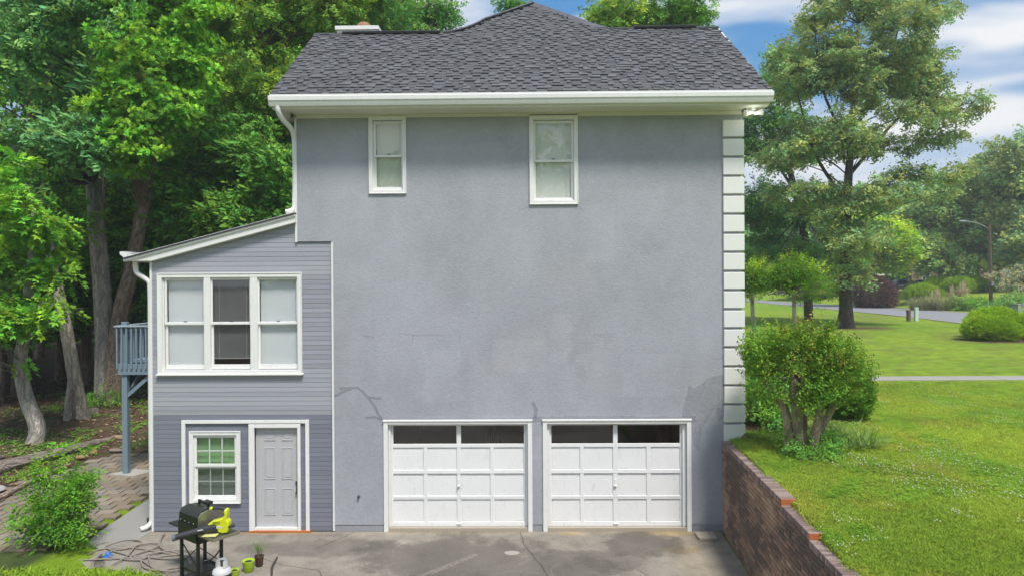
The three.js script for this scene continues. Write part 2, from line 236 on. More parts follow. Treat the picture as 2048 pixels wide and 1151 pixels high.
{
  const line = (lo, hi, step, far0, far1) => { const a = []; for (let v = lo; v <= hi + 1e-6; v += step) a.push(v); let s = step, v = a[0]; while (v > far0) { s *= 1.16; v -= s; a.unshift(v); } s = step; v = a[a.length - 1]; while (v < far1) { s *= 1.16; v += s; a.push(v); } return a; };
  const us = line(-17, 16, 0.3, -420, 420), zs = line(-14, 9, 0.3, -520, 60);
  for (const e of [4.06, 4.12, 4.17, 4.24]) us.push(e); us.sort((p, q) => p - q);
  const pos = [], col = [], uv = [], idx = [], NU = us.length;
  for (const z of zs) for (const u of us) { const x = u - 0.062 * Math.max(z, 0) * sstep(-20, 4, u) * sstep(30, 5, u), c = groundColor(x, z); pos.push(x, H(x, z), z); col.push(...c); uv.push(x, z); }
  for (let j = 0; j + 1 < zs.length; j++) for (let i = 0; i + 1 < NU; i++) { const a = j * NU + i, b = a + NU; idx.push(a, b, a + 1, a + 1, b, b + 1); }
  const g = new THREE.BufferGeometry(); g.setAttribute('position', new THREE.Float32BufferAttribute(pos, 3)); g.setAttribute('color', new THREE.Float32BufferAttribute(col, 3)); g.setAttribute('uv', new THREE.Float32BufferAttribute(uv, 2)); g.setIndex(idx); g.computeVertexNormals();
  struct('ground', g, phys({ color: 0xffffff, vertexColors: true, map: T.ground, bumpMap: T.groundB, bumpScale: 0.03, roughness: 0.95, specularIntensity: 0.15 }));
}
function flat(poly, top, thick) { const g = ext(poly.map(([x, z]) => [x, -z]), thick); g.rotateX(-Math.PI / 2); g.translate(0, top - thick, 0); return uvm(g); }
function rough(poly, step, amp, seed) {                 // the same outline with an uneven edge
  const out = []; for (let i = 0; i < poly.length; i++) { const [ax, ay] = poly[i], [bx_, by] = poly[(i + 1) % poly.length], L = Math.hypot(bx_ - ax, by - ay), n = Math.max(1, Math.round(L / step)); for (let k = 0; k < n; k++) { const t = k / n, x = lerp(ax, bx_, t), y = lerp(ay, by, t); out.push([x + (fbm(x * 3, y * 3, 3, 0, seed) - 0.5) * amp, y + (fbm(x * 3 + 40, y * 3, 3, 0, seed) - 0.5) * amp]); } } return out;
}
const M = {
  drive: std({ color: [0.50, 0.50, 0.50], map: T.drive, bumpMap: T.bump, bumpScale: 0.004, roughness: 0.92 }),
  concrete: std({ color: [0.40, 0.375, 0.335], map: T.speck, bumpMap: T.bump, bumpScale: 0.004, roughness: 0.92 }),
  asphalt: std({ color: [0.27, 0.27, 0.285], map: T.asphalt, roughness: 0.9 }),
  white: std({ color: [0.82, 0.82, 0.80], map: T.paint, roughness: 0.5 }),
  whiteB: std({ color: [0.80, 0.795, 0.765], map: T.paint, roughness: 0.6 }),
  door: std({ color: [0.83, 0.83, 0.83], map: T.paint, roughness: 0.55 }),
  cream: std({ color: [0.78, 0.77, 0.68], map: T.grain, roughness: 0.6 }),
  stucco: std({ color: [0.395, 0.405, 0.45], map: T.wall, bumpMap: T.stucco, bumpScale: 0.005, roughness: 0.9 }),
  stuccoB: std({ color: [0.33, 0.335, 0.37], map: T.grain, bumpMap: T.stucco, bumpScale: 0.005, roughness: 0.9 }),
  glass: phys({ color: 0xffffff, transmission: 1, thickness: 0, roughness: 0.02, ior: 1.6 }),
  room: std({ color: [0.34, 0.32, 0.29], roughness: 0.95 }),
  blind: std({ color: [0.66, 0.69, 0.68], roughness: 0.7 }),
  blindDark: std({ color: [0.32, 0.33, 0.33], roughness: 0.7 }),
  black: std({ color: [0.012, 0.012, 0.013], roughness: 0.45 }),
  steel: std({ color: [0.45, 0.45, 0.46], metalness: 0.9, roughness: 0.35 }),
  dark: std({ color: [0.05, 0.048, 0.045], roughness: 0.6 }),
};
const driveGeo = flat([...slabPoly.slice(0, 3), ...rough(slabPoly.slice(3), 0.25, 0.08, 5).filter(([x, z]) => x < -5)  , [-5.3, 16], [3.04, 16]], 0, 0.12);
struct('driveway', driveGeo, M.drive);
struct('concrete_apron', flat(apronPoly, 0.012, 0.12), std({ color: [0.36, 0.345, 0.325], map: T.speck, bumpMap: T.bump, bumpScale: 0.003, roughness: 0.9 }));

// the paver patio: every paver a piece
{
  const patio = struct('patio', flat([[-8.6, -6.3], [-12.4, -6.6], [-13.0, -3.2], [-12.6, 1.6], [-8.5, 1.6], [-8.66, 0.1], [-8.86, -2.5], [-8.3, -6.0]].reverse(), -0.03, 0.1), std({ color: [0.12, 0.085, 0.055], map: T.speck, roughness: 1 }));
  const r = rng(31), mats = [[0.34, 0.27, 0.20], [0.30, 0.235, 0.175], [0.36, 0.30, 0.235], [0.285, 0.225, 0.16], [0.27, 0.235, 0.19]].map((c) => std({ color: c, map: T.speck, bumpMap: T.bump, bumpScale: 0.006, roughness: 0.95 })), geos = [0, 1, 2].map((i) => new RoundedBoxGeometry(0.385 - i * 0.006, 0.06, 0.285 - i * 0.004, 1, 0.012)).map(uvm);
  const reg = [[-8.66, -6.2], [-12.2, -6.4], [-12.9, -3.0], [-12.5, 1.3], [-8.75, 1.1], [-8.62, 0.1], [-8.86, -2.5], [-8.2, -4.2], [-8.2, -6.2]];
  for (let j = 0; j < 27; j++) for (let i = 0; i < 13; i++) {
    const x0 = -8.4 - i * 0.40, z0 = 1.2 - j * 0.30, a = -0.08, x = -8.4 + (x0 + 8.4) * Math.cos(a) - (z0 - 1.2) * Math.sin(a) - 0.35 + (j % 2) * 0.2, z = 1.2 + (x0 + 8.4) * Math.sin(a) + (z0 - 1.2) * Math.cos(a) + 0.3;
    if (!inPoly(x - 0.2, z, reg) || !inPoly(x + 0.17, z, reg) || r() < 0.03) continue;
    const p = mesh('paver', geos[Math.floor(r() * 3)], mats[Math.floor(r() * 5)], patio); p.position.set(x, Math.max(H(x, z), 0.0) + 0.0 + r() * 0.012, z); p.rotation.set((r() - 0.5) * 0.03, a * -1 + (r() - 0.5) * 0.03, 0.02 + (r() - 0.5) * 0.03);
  }
}
// the front walk of concrete slabs
{
  const walk = struct('walkway', flat([[5, -9.4], [33.6, -9.2], [33.6, -8.4], [5, -8.45]].reverse(), 1.852, 0.06), std({ color: [0.2, 0.17, 0.13], roughness: 1 }));
  for (let i = 0; i < 19; i++) mesh('slab', bx(5.03 + i * 1.5, 6.51 + i * 1.5, 1.84, 1.872, -9.36, -8.46, 0.01), M.concrete, walk);
}
// the street with its gutters
{
  const A = [[22, 30], [27, 8], [31.2, -20], [33.8, -38.9], [35.9, -51.3], [37.0, -63.6], [40, -103], [46, -150], [60, -210], [84, -280]], B = [[33, 30], [38, 8], [42, -22], [44.5, -43], [45.7, -55.6], [46.65, -70], [48.6, -89], [52.5, -122], [62, -162], [80, -210], [104, -270]];
  const ca = new THREE.CatmullRomCurve3(A.map(([x, z]) => new THREE.Vector3(x, 0, z))).getPoints(90), cb = new THREE.CatmullRomCurve3(B.map(([x, z]) => new THREE.Vector3(x, 0, z))).getPoints(90);
  const strip = (P, Q, y, f) => { const pos = [], uv = [], idx = []; P.forEach((p, i) => { const q = Q[i]; for (const o of [p, q]) { const yy = f ? f(o) : 1.85; pos.push(o.x, yy + y, o.z); uv.push(o.x, o.z); } if (i) { const a = i * 2; idx.push(a - 2, a - 1, a, a, a - 1, a + 1); } }); const g = new THREE.BufferGeometry(); g.setAttribute('position', new THREE.Float32BufferAttribute(pos, 3)); g.setAttribute('uv', new THREE.Float32BufferAttribute(uv, 2)); g.setIndex(idx); g.computeVertexNormals(); return clean(g); };
  const shift = (P, d) => P.map((p) => new THREE.Vector3(p.x + d, 0, p.z));
  struct('road', strip(ca, cb, 0.03), M.asphalt);
  const kerbM = std({ color: [0.42, 0.34, 0.27], map: T.speck, roughness: 0.95 });
  const kerb = (P, d) => merge([strip(shift(P, d), P, 0.12), strip(P.map((p) => p), P.map((p) => p), 0.12), (() => { const g = strip(P, P, 0); const a = g.attributes.position.array; for (let i = 0; i < a.length; i += 3) a[i + 1] = 1.85; return g; })()]);
  struct('kerb', strip(cb, shift(cb, 0.35), 0.075), kerbM); struct('kerb', strip(shift(ca, -0.3), ca, 0.045), kerbM);
  struct('neighbour_driveway', (() => { const P = [], Q = []; for (let i = 0; i <= 12; i++) { const x = 52 + i * 3; P.push(new THREE.Vector3(x, 0, -126 + i * 0.8)); Q.push(new THREE.Vector3(x, 0, -134 + i * 0.8)); } return strip(P, Q, 0.04, (o) => H(o.x, o.z)); })(), M.concrete);
}

// ---------------------------------------------------------------- the house
const house = thing('stucco_house', 'two storey grey stucco house with a siding wing and two white garage doors', 'house');
const hp = (name, geo, mat, parent = house) => mesh(name, geo, mat, parent);
const dm = std({ color: [0.55, 0.56, 0.60], roughness: 0.8 });
{ // rendered end wall
  const holeA = rect(-2.99, -2.38, 6.91, 8.31), holeB = rect(0.26, 1.09, 6.68, 8.29);
  const outline = [[-4.54, 5.885], [-4.54, 8.44], [4.44, 8.44], [4.44, 0.14], [3.33, 0.14], [3.33, 2.185], [0.50, 2.185], [0.50, 0.14], [0.13, 0.14], [0.13, 2.185], [-2.72, 2.185], [-2.72, 0.14], [-3.82, 0.14], [-3.82, 5.885]];
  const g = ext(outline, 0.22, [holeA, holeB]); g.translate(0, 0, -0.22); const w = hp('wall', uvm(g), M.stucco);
  w.userData.label = 'grey stucco end wall with brushed crack repairs';
  for (const [a, b] of [[-3.82, -2.72], [0.13, 0.5], [3.33, 4.44]]) hp('plinth', bx(a, b, -0.05, 0.14, -0.22, -0.012), M.stuccoB);
  hp('pipe_stub', merge([cyl(0, 0, 0, 0.02, 0.02, 0.05, 12).rotateX(Math.PI / 2).translate(-3.32, 0.71, 0.0)]), M.dark);
  // the other walls, floors and the garage inside, so that light enters only through the openings
  hp('side_wall', merge([bx(4.24, 4.44, -0.05, 8.44, -14, -0.221), bx(-4.54, -4.34, -0.05, 8.44, -14, -0.221), bx(-4.34, 4.24, -0.05, 8.44, -14, -13.8)]), M.stuccoB);
  hp('floor', merge([bx(-4.34, 4.24, 2.6, 2.8, -13.8, -0.221), bx(-4.34, 4.24, 5.5, 5.7, -13.8, -0.221), bx(-4.34, 4.24, 8.46, 8.6, -13.8, -0.221), bx(-4.34, 4.24, -0.05, 0.07, -13.8, -0.221)]), M.room);
  hp('garage_slab', merge([bx(-2.72, 0.13, -0.04, 0.072, -0.22, 0.015), bx(0.5, 3.33, -0.04, 0.072, -0.22, 0.015)]), std({ color: [0.46, 0.40, 0.32], map: T.speck, roughness: 0.9 }));
  hp('partition', merge([bx(-4.3, 4.2, 0.07, 2.6, -7.2, -7.1), bx(0.26, 0.36, 0.07, 2.6, -7.1, -0.5), bx(-4.3, 4.2, 2.8, 5.5, -3, -2.9), bx(-4.3, 4.2, 5.7, 8.46, -3, -2.9)]), M.room);
}
const edge = hp('corner_bead', merge([bx(-3.845, -3.81, 0.02, 5.87, -0.05, 0.012), bx(-4.575, -4.535, 5.87, 8.38, -0.10, 0.012)]), M.white);
// quoins
{
  const qg = bx(4.07, 4.49, -0.335, 0, -0.36, 0.055, 0.012);
  for (let i = 0; i < 16; i++) { const q = hp('quoin', qg, M.whiteB); q.position.set(0, 8.26 - i * 0.3815, 0); }
  const g = ext([[4.07, 1.82], [4.27, 1.82], [4.36, 1.87], [4.49, 1.99], [4.49, 2.155], [4.07, 2.155]], 0.39, [], 0.01); g.translate(0, 0, -0.35); hp('quoin', uvm(g), M.whiteB);
}
// windows: casing, sashes, panes, blinds
function blind(x0, x1, y0, y1, z, tilt, mat, parent, closedTo = y0) {
  const l = [], slat = bx(x0 + 0.01, x1 - 0.01, -0.0125, 0.0125, -0.0008, 0.0008); slat.rotateX(-tilt);
  for (let y = y1 - 0.03; y > closedTo + 0.01; y -= 0.021) l.push(at(slat, 0, y, z));
  for (const f of [0.15, 0.85]) l.push(bx(lerp(x0, x1, f) - 0.003, lerp(x0, x1, f) + 0.003, closedTo, y1, z + 0.012, z + 0.014));
  l.push(bx(x0, x1, y1 - 0.03, y1 + 0.01, z - 0.02, z + 0.015), bx(x0 + 0.005, x1 - 0.005, closedTo, closedTo + 0.018, z - 0.012, z + 0.012));
  return hp('blind', merge(l), mat, parent);
}
function frameOf(x0, x1, y0, y1, t, z0, z1, b = t, tp = t, r = 0.006) { return merge([bx(x0, x0 + t, y0, y1, z0, z1, r), bx(x1 - t, x1, y0, y1, z0, z1, r), bx(x0 + t - 0.002, x1 - t + 0.002, y1 - tp, y1, z0 + 0.002, z1 - 0.002, r), bx(x0 + t - 0.002, x1 - t + 0.002, y0, y0 + b, z0 + 0.002, z1 - 0.002, r)]); }
function sashes(w, x0, x1, y0, ym, y1, z, tilt, mat, gap = 0) {   // glass from y0 to y1 with the meeting rail at ym
  hp('upper_sash', frameOf(x0 - 0.045, x1 + 0.045, ym - 0.03, y1 + 0.045, 0.045, z - 0.035, z - 0.002, 0.05), M.white, w);
  hp('lower_sash', frameOf(x0 - 0.045, x1 + 0.045, y0 - 0.085, ym + 0.026, 0.047, z - 0.075, z - 0.04, 0.085, 0.045), M.white, w);
  hp('pane', bx(x0 - 0.01, x1 + 0.01, ym, y1 + 0.01, z - 0.023, z - 0.019), M.glass, w); hp('pane', bx(x0 - 0.01, x1 + 0.01, y0 - 0.01, ym, z - 0.062, z - 0.058), M.glass, w);
  hp('sash_lock', merge([bx((x0 + x1) / 2 - 0.035, (x0 + x1) / 2 + 0.035, ym + 0.025, ym + 0.04, z - 0.033, z - 0.012, 0.004)]), M.dark, w);
  blind(x0 - 0.02, x1 + 0.02, y0 - 0.03, y1 + 0.03, z - 0.11, tilt, mat, w, y0 - 0.03 + gap);
}
function casing(x0, x1, y0, y1, t, z, parent, sill = 0) { hp('casing', merge([frameOf(x0, x1, y0, y1, t, z - 0.02, z + 0.03), frameOf(x0 - 0.006, x1 + 0.006, y0 - 0.006, y1 + 0.006, 0.02, z + 0.004, z + 0.042)]), M.white, parent); hp('jamb', frameOf(x0 + t - 0.012, x1 - t + 0.012, y0 + t - 0.012, y1 - t + 0.012, 0.035, z - 0.16, z - 0.021), M.whiteB, parent); }
{
  const wm = new THREE.Group(); wm.name = 'window'; house.add(wm); wm.userData.label = 'narrow upper window'; casing(-3.06, -2.31, 6.84, 8.40, 0.072, 0, wm); sashes(wm, -2.925, -2.415, 6.98, 7.61, 8.26, -0.01, 0.42, std({ color: [0.66, 0.70, 0.60], roughness: 0.7 }));
  const wn = new THREE.Group(); wn.name = 'window'; house.add(wn); wn.userData.label = 'wider upper window'; casing(0.19, 1.16, 6.60, 8.38, 0.075, 0, wn); sashes(wn, 0.31, 1.035, 6.74, 7.485, 8.24, -0.01, 0.36, std({ color: [0.78, 0.80, 0.75], roughness: 0.7 }));
}
// garage doors
function garageDoor(x0, x1, cols, leafX, label) {
  const g = new THREE.Group(); g.name = 'garage_door'; house.add(g); g.userData.label = label;
  hp('casing', merge([bx(x0, x0 + 0.088, 0, 2.258, -0.02, 0.032, 0.006), bx(x1 - 0.088, x1, 0, 2.258, -0.02, 0.032, 0.006), bx(x0 + 0.086, x1 - 0.086, 2.18, 2.256, -0.018, 0.030, 0.006), bx(x0 - 0.012, x1 + 0.012, 2.235, 2.268, -0.01, 0.05, 0.006)]), M.white, g);
  hp('door_stop', merge([bx(x0 + 0.086, leafX[0] + 0.02, 0.08, 2.186, -0.09, -0.045, 0.004), bx(leafX[1] - 0.02, x1 - 0.086, 0.08, 2.186, -0.09, -0.045, 0.004), bx(x0 + 0.086, x1 - 0.086, 2.14, 2.186, -0.088, -0.047)]), M.whiteB, g);
  const rows = [[1.22, 1.68], [0.69, 1.15], [0.16, 0.62]], L = [], z0 = -0.15, z1 = -0.102, mid = (cols[1][1] + cols[2][0]) / 2;
  const ys = [0.075, 0.16, 0.62, 0.69, 1.15, 1.22, 1.68, 1.75];
  L.push(bx(leafX[0], cols[0][0], 0.075, 2.2, z0, z1, 0.004), bx(cols[3][1], leafX[1], 0.075, 2.2, z0, z1, 0.004));
  for (const [a, b] of [[0.075, 0.16], [0.62, 0.69], [1.15, 1.22], [1.68, 1.75], [2.178, 2.21]]) L.push(bx(cols[0][0] - 0.001, cols[3][1] + 0.001, a, b, z0 + 0.001, z1 - 0.002, 0.004));
  for (const [a, b] of rows) for (let i = 0; i < 3; i++) L.push(bx(cols[i][1], cols[i + 1][0], a - 0.001, b + 0.001, z0 + 0.002, z1 - 0.003, 0.004));
  L.push(bx(mid - 0.045, mid + 0.045, 1.749, 2.179, z0 + 0.002, z1 - 0.003, 0.004));
  hp('door_frame', merge(L), M.door, g);
  hp('section_seam', merge([bx(cols[0][0], cols[3][1], 1.148, 1.153, z1 - 0.006, z1 + 0.001), bx(cols[0][0], cols[3][1], 0.652, 0.656, z1 - 0.006, z1 + 0.001)]), std({ color: [0.5, 0.49, 0.47], roughness: 0.9 }), g);
  for (const [a, b] of rows) for (const [c, d] of cols) hp('panel', merge([bx(c - 0.01, d + 0.01, a - 0.01, b + 0.01, z0 + 0.004, z0 + 0.02), bx(c + 0.015, d - 0.015, a + 0.015, b - 0.015, z0 + 0.012, z0 + 0.026, 0.004)]), M.door, g);
  hp('pane', bx(cols[0][0], mid - 0.044, 1.745, 2.182, z0 + 0.018, z0 + 0.022), M.glass, g); hp('pane', bx(mid + 0.044, cols[3][1], 1.745, 2.182, z0 + 0.018, z0 + 0.022), M.glass, g);
  hp('handle', merge([bx(mid - 0.022, mid + 0.022, 0.86, 1.03, z1 - 0.004, z1 + 0.008, 0.004), bx(mid - 0.035, mid + 0.02, 0.885, 0.91, z1 + 0.006, z1 + 0.04, 0.006)]), M.white, g); hp('lift_handle', bx(mid - 0.05, mid + 0.05, 0.115, 0.135, z1 - 0.004, z1 + 0.02, 0.005), M.white, g);
  hp('weather_strip', bx(leafX[0], leafX[1], 0.066, 0.078, z0, z1 - 0.01), M.dark, g);
}
garageDoor(-2.805, 0.205, [[-2.63, -2.01], [-1.93, -1.33], [-1.25, -0.65], [-0.57, 0.04]], [-2.69, 0.10], 'left white garage door');
garageDoor(0.42, 3.41, [[0.60, 1.18], [1.26, 1.85], [1.95, 2.53], [2.62, 3.21]], [0.54, 3.27], 'right white garage door with rust at its corner');

// siding wing
const rakeY = (x) => 6.27 + (x + 4.55) * 0.2545;
{
  const wing = new THREE.Group(); wing.name = 'siding_wing'; house.add(wing);
  const open = [[-7.33, -4.51, 3.27, 5.20], [-6.71, -5.78, 0.64, 1.99], [-5.50, -4.55, -0.1, 2.14]];
  const back = ext([[-7.54, -0.05], [-3.83, -0.05], [-3.83, 5.9], [-4.55, 5.9], [-4.55, rakeY(-4.55) - 0.02], [-7.54, rakeY(-7.54) - 0.02]], 0.16, open.map(([a, b, c, d]) => rect(a + 0.03, b - 0.03, Math.max(c + 0.03, -0.049), d - 0.03))); back.translate(0, 0, -0.20); hp('sheathing', uvm(back), std({ color: [0.2, 0.2, 0.22], roughness: 0.9 }), wing);
  const tones = (base) => [0.93, 0.97, 1, 1.04, 1.08].map((k, i) => std({ color: base.map((v, j) => v * k * (j === 2 && i % 2 ? 1.03 : 1)), map: rep(T.wood.clone(), 2.2 + i * 0.3, 0.16, i * 0.37, i * 0.05), roughness: 0.75 }));
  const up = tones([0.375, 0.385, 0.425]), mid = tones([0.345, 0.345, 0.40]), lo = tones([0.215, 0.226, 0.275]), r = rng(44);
  const plank = (x0, x1, y0, h) => { const t = 0.009, v = [[x0, y0, -0.04], [x1, y0, -0.04], [x1, y0, -0.04 + t], [x0, y0, -0.04 + t], [x0, y0 + h, -0.04], [x1, y0 + h, -0.04], [x1, y0 + h, -0.034], [x0, y0 + h, -0.034]], f = [[3, 2, 6, 7], [0, 3, 7, 4], [1, 5, 6, 2], [0, 1, 2, 3], [4, 7, 6, 5]], p = []; for (const q of f) for (const k of [0, 1, 2, 0, 2, 3]) p.push(...v[q[k]]); const g = new THREE.BufferGeometry(); g.setAttribute('position', new THREE.Float32BufferAttribute(p, 3)); g.computeVertexNormals(); return uvm(g); };
  for (let k = 0; k < 66; k++) {
    const y = 0.01 + k * 0.0945, yc = y + 0.047; let x0 = -7.53, x1 = yc > 5.87 ? -4.56 : -3.835;
    const need = (y - 6.27 + 0.01) / 0.2545 - 4.55; if (need > x0) x0 = need; if (x0 > x1 - 0.05) continue;
    let segs = [[x0, x1]]; for (const [a, b, c, d] of open) if (yc > c && yc < d) segs = segs.flatMap(([p, q]) => (b <= p || a >= q ? [[p, q]] : [[p, a + 0.02], [b - 0.02, q]].filter(([m, n]) => n - m > 0.02)));
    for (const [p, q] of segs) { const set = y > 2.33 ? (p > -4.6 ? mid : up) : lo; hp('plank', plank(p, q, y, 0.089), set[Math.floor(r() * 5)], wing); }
  }
  hp('corner_board', merge([bx(-7.565, -7.525, 0, 5.52, -0.12, -0.012)]), M.white, wing);
  hp('wing_wall', merge([bx(-7.56, -7.4, -0.05, 5.5, -5.5, -0.121), bx(-7.4, -4.54, -0.05, 5.5, -5.5, -5.34)]), std({ color: [0.44, 0.45, 0.51], map: T.wood, roughness: 0.8 }), wing);
  hp('wing_floor', merge([bx(-7.4, -4.54, 2.6, 2.8, -5.34, -0.21), bx(-7.4, -4.54, -0.05, 0.06, -5.34, -0.21)]), M.room, wing);
  // its roof: deck, shingles, rake boards
  const prof = (x0, x1, d0, d1) => [[x0, rakeY(x0) + d0], [x1, rakeY(x1) + d0], [x1, rakeY(x1) + d1], [x0, rakeY(x0) + d1]];
  const zex = (pts, z0, z1, bev = 0) => { const g = ext(pts, z1 - z0, [], bev); g.translate(0, 0, z0); return uvm(g); };
  hp('wing_roof', zex(prof(-8.02, -4.545, 0.16, 0.190), -5.6, 0.14), std({ color: [0.075, 0.076, 0.085], map: T.speck, roughness: 0.95 }), wing);
  hp('wing_ceiling', zex(prof(-7.5, -4.545, -0.02, 0.158), -5.34, -0.21), M.room, wing);
  hp('rake_board', merge([zex([[-7.95, 5.51], [-7.47, 5.51], [-4.548, 6.265], [-4.548, 6.475], [-7.95, 5.61]], -0.035, 0.085, 0.004), zex(prof(-8.03, -4.546, 0.115, 0.158), -0.03, 0.115, 0.004)]), M.white, wing);
  hp('eave_soffit', merge([bx(-7.94, -7.5, 5.50, 5.53, -5.5, -0.036)]), M.cream, wing);
}
{ // triple window
  const w = new THREE.Group(); w.name = 'window'; house.add(w); w.userData.label = 'wide triple window with blinds';
  const X = [[-7.25, -6.46], [-6.31, -5.515], [-5.35, -4.555]];
  casing(-7.395, -4.455, 3.205, 5.255, 0.085, -0.012, w);
  hp('mullion', merge([bx(-6.45, -6.32, 3.28, 5.18, -0.12, 0.012, 0.006), bx(-5.505, -5.36, 3.28, 5.18, -0.12, 0.012, 0.006)]), M.white, w);
  X.forEach(([a, b], i) => sashes(w, a + 0.02, b - 0.02, 3.40, 4.245, 5.12, -0.03, i === 1 ? 1.2 : 0.42, i === 1 ? M.blindDark : std({ color: [0.72, 0.755, 0.77], roughness: 0.7 }), i === 1 ? 0.14 : 0));
  hp('window_sill', bx(-7.43, -4.43, 3.185, 3.225, -0.05, 0.045, 0.008), M.white, w);
}
{ // small divided window of the lower floor
  const w = new THREE.Group(); w.name = 'window'; house.add(w); w.userData.label = 'small lower window with a green shade';
  casing(-6.765, -5.73, 0.585, 2.045, 0.075, -0.012, w);
  hp('upper_sash', merge([frameOf(-6.69, -5.80, 1.32, 1.97, 0.058, -0.05, -0.022, 0.06)]), M.white, w); hp('lower_sash', frameOf(-6.69, -5.80, 0.66, 1.345, 0.06, -0.085, -0.052, 0.07), M.white, w);
  const bars = (y0, y1, z) => merge([...[1, 2].map((k) => { const x = lerp(-6.632, -5.858, k / 3); return bx(x - 0.011, x + 0.011, y0, y1, z, z + 0.008); }), bx(-6.63, -5.86, (y0 + y1) / 2 - 0.011, (y0 + y1) / 2 + 0.011, z + 0.001, z + 0.009)]);
  hp('glazing_bars', bars(1.375, 1.915, -0.041), M.white, w); hp('glazing_bars', bars(0.725, 1.30, -0.076), std({ color: [0.42, 0.43, 0.44], roughness: 0.6 }), w);
  hp('pane', bx(-6.64, -5.85, 1.37, 1.92, -0.032, -0.028), M.glass, w); hp('pane', bx(-6.64, -5.85, 0.72, 1.31, -0.066, -0.062), M.glass, w);
  const sh = hp('window_shade', merge([bx(-6.66, -6.0, 1.40, 1.95, -0.12, -0.115), bx(-6.0, -5.84, 1.62, 1.95, -0.122, -0.117), bx(-6.66, -5.84, 1.355, 1.62, -0.130, -0.126)]), std({ color: [0.26, 0.46, 0.23], map: T.grain, roughness: 0.9 }), w);
  hp('insect_screen', bx(-6.66, -5.84, 0.70, 1.32, -0.14, -0.137), std({ color: [0.13, 0.145, 0.15], roughness: 0.9 }), w);
}
{ // the old frame round door and window, the six-panel door
  hp('outer_frame', merge([bx(-6.93, -6.855, 0, 2.275, -0.03, 0.012, 0.006), bx(-4.40, -4.325, 0, 2.275, -0.03, 0.012, 0.006), bx(-6.857, -4.398, 2.205, 2.273, -0.03, 0.010, 0.006)]), M.white);
  const d = new THREE.Group(); d.name = 'door'; house.add(d); d.userData.label = 'pale grey six panel door';
  hp('casing', merge([bx(-5.555, -5.44, 0, 2.19, -0.03, 0.024, 0.008), bx(-4.56, -4.50, 0, 2.19, -0.03, 0.024, 0.008), bx(-5.442, -4.558, 2.115, 2.188, -0.03, 0.022, 0.008), bx(-5.53, -5.50, 0.02, 2.17, 0.02, 0.034, 0.006)]), M.white, d);
  const gm = std({ color: [0.52, 0.52, 0.535], map: T.grain, roughness: 0.5 }), x0 = -5.44, x1 = -4.56, z = -0.075;
  hp('door_leaf', merge([bx(x0, x1, 0.09, 2.118, z - 0.045, z)]), gm, d);
  for (const [a, b] of [[1.84, 2.005], [1.05, 1.70], [0.32, 0.87]]) for (const c of [-5.265, -4.905]) hp('door_panel', merge([frameOf(c, c + 0.225, a, b, 0.022, z - 0.004, z + 0.013, 0.022, 0.022, 0.005), bx(c + 0.04, c + 0.185, a + 0.04, b - 0.04, z - 0.004, z + 0.008, 0.005)]), gm, d);
  hp('door_sill', merge([bx(x0, x1, 0.03, 0.085, -0.14, 0.012, 0.004)]), M.white, d);
  hp('sill_gap', bx(x0, x1, 0.078, 0.0915, z - 0.04, z - 0.002), M.black, d);
  hp('handle', merge([cyl(0, 0, 0, 0.028, 0.028, 0.03, 16).rotateX(Math.PI / 2).translate(-4.60, 0.99, z), bx(-4.615, -4.585, 0.78, 0.9, z, z + 0.012, 0.004), bar([-4.60, 0.99, z + 0.02], [-4.60, 0.78, z + 0.03], 0.016), cyl(0, 0, 0, 0.024, 0.022, 0.05, 14).rotateX(Math.PI / 2).translate(-4.60, 0.78, z)]), M.dark, d);
  const wood = hp('worn_threshold', merge([bx(-5.56, -4.30, -0.012, 0.03, -0.03, 0.055, 0.006), bx(-5.5, -4.9, 0.0, 0.036, 0.0, 0.06, 0.006)]), std({ color: [0.50, 0.15, 0.035], map: rep(T.wood.clone(), 0.9, 0.3), roughness: 0.9 }), d); wood.userData.label = 'orange weathered wooden threshold';
}
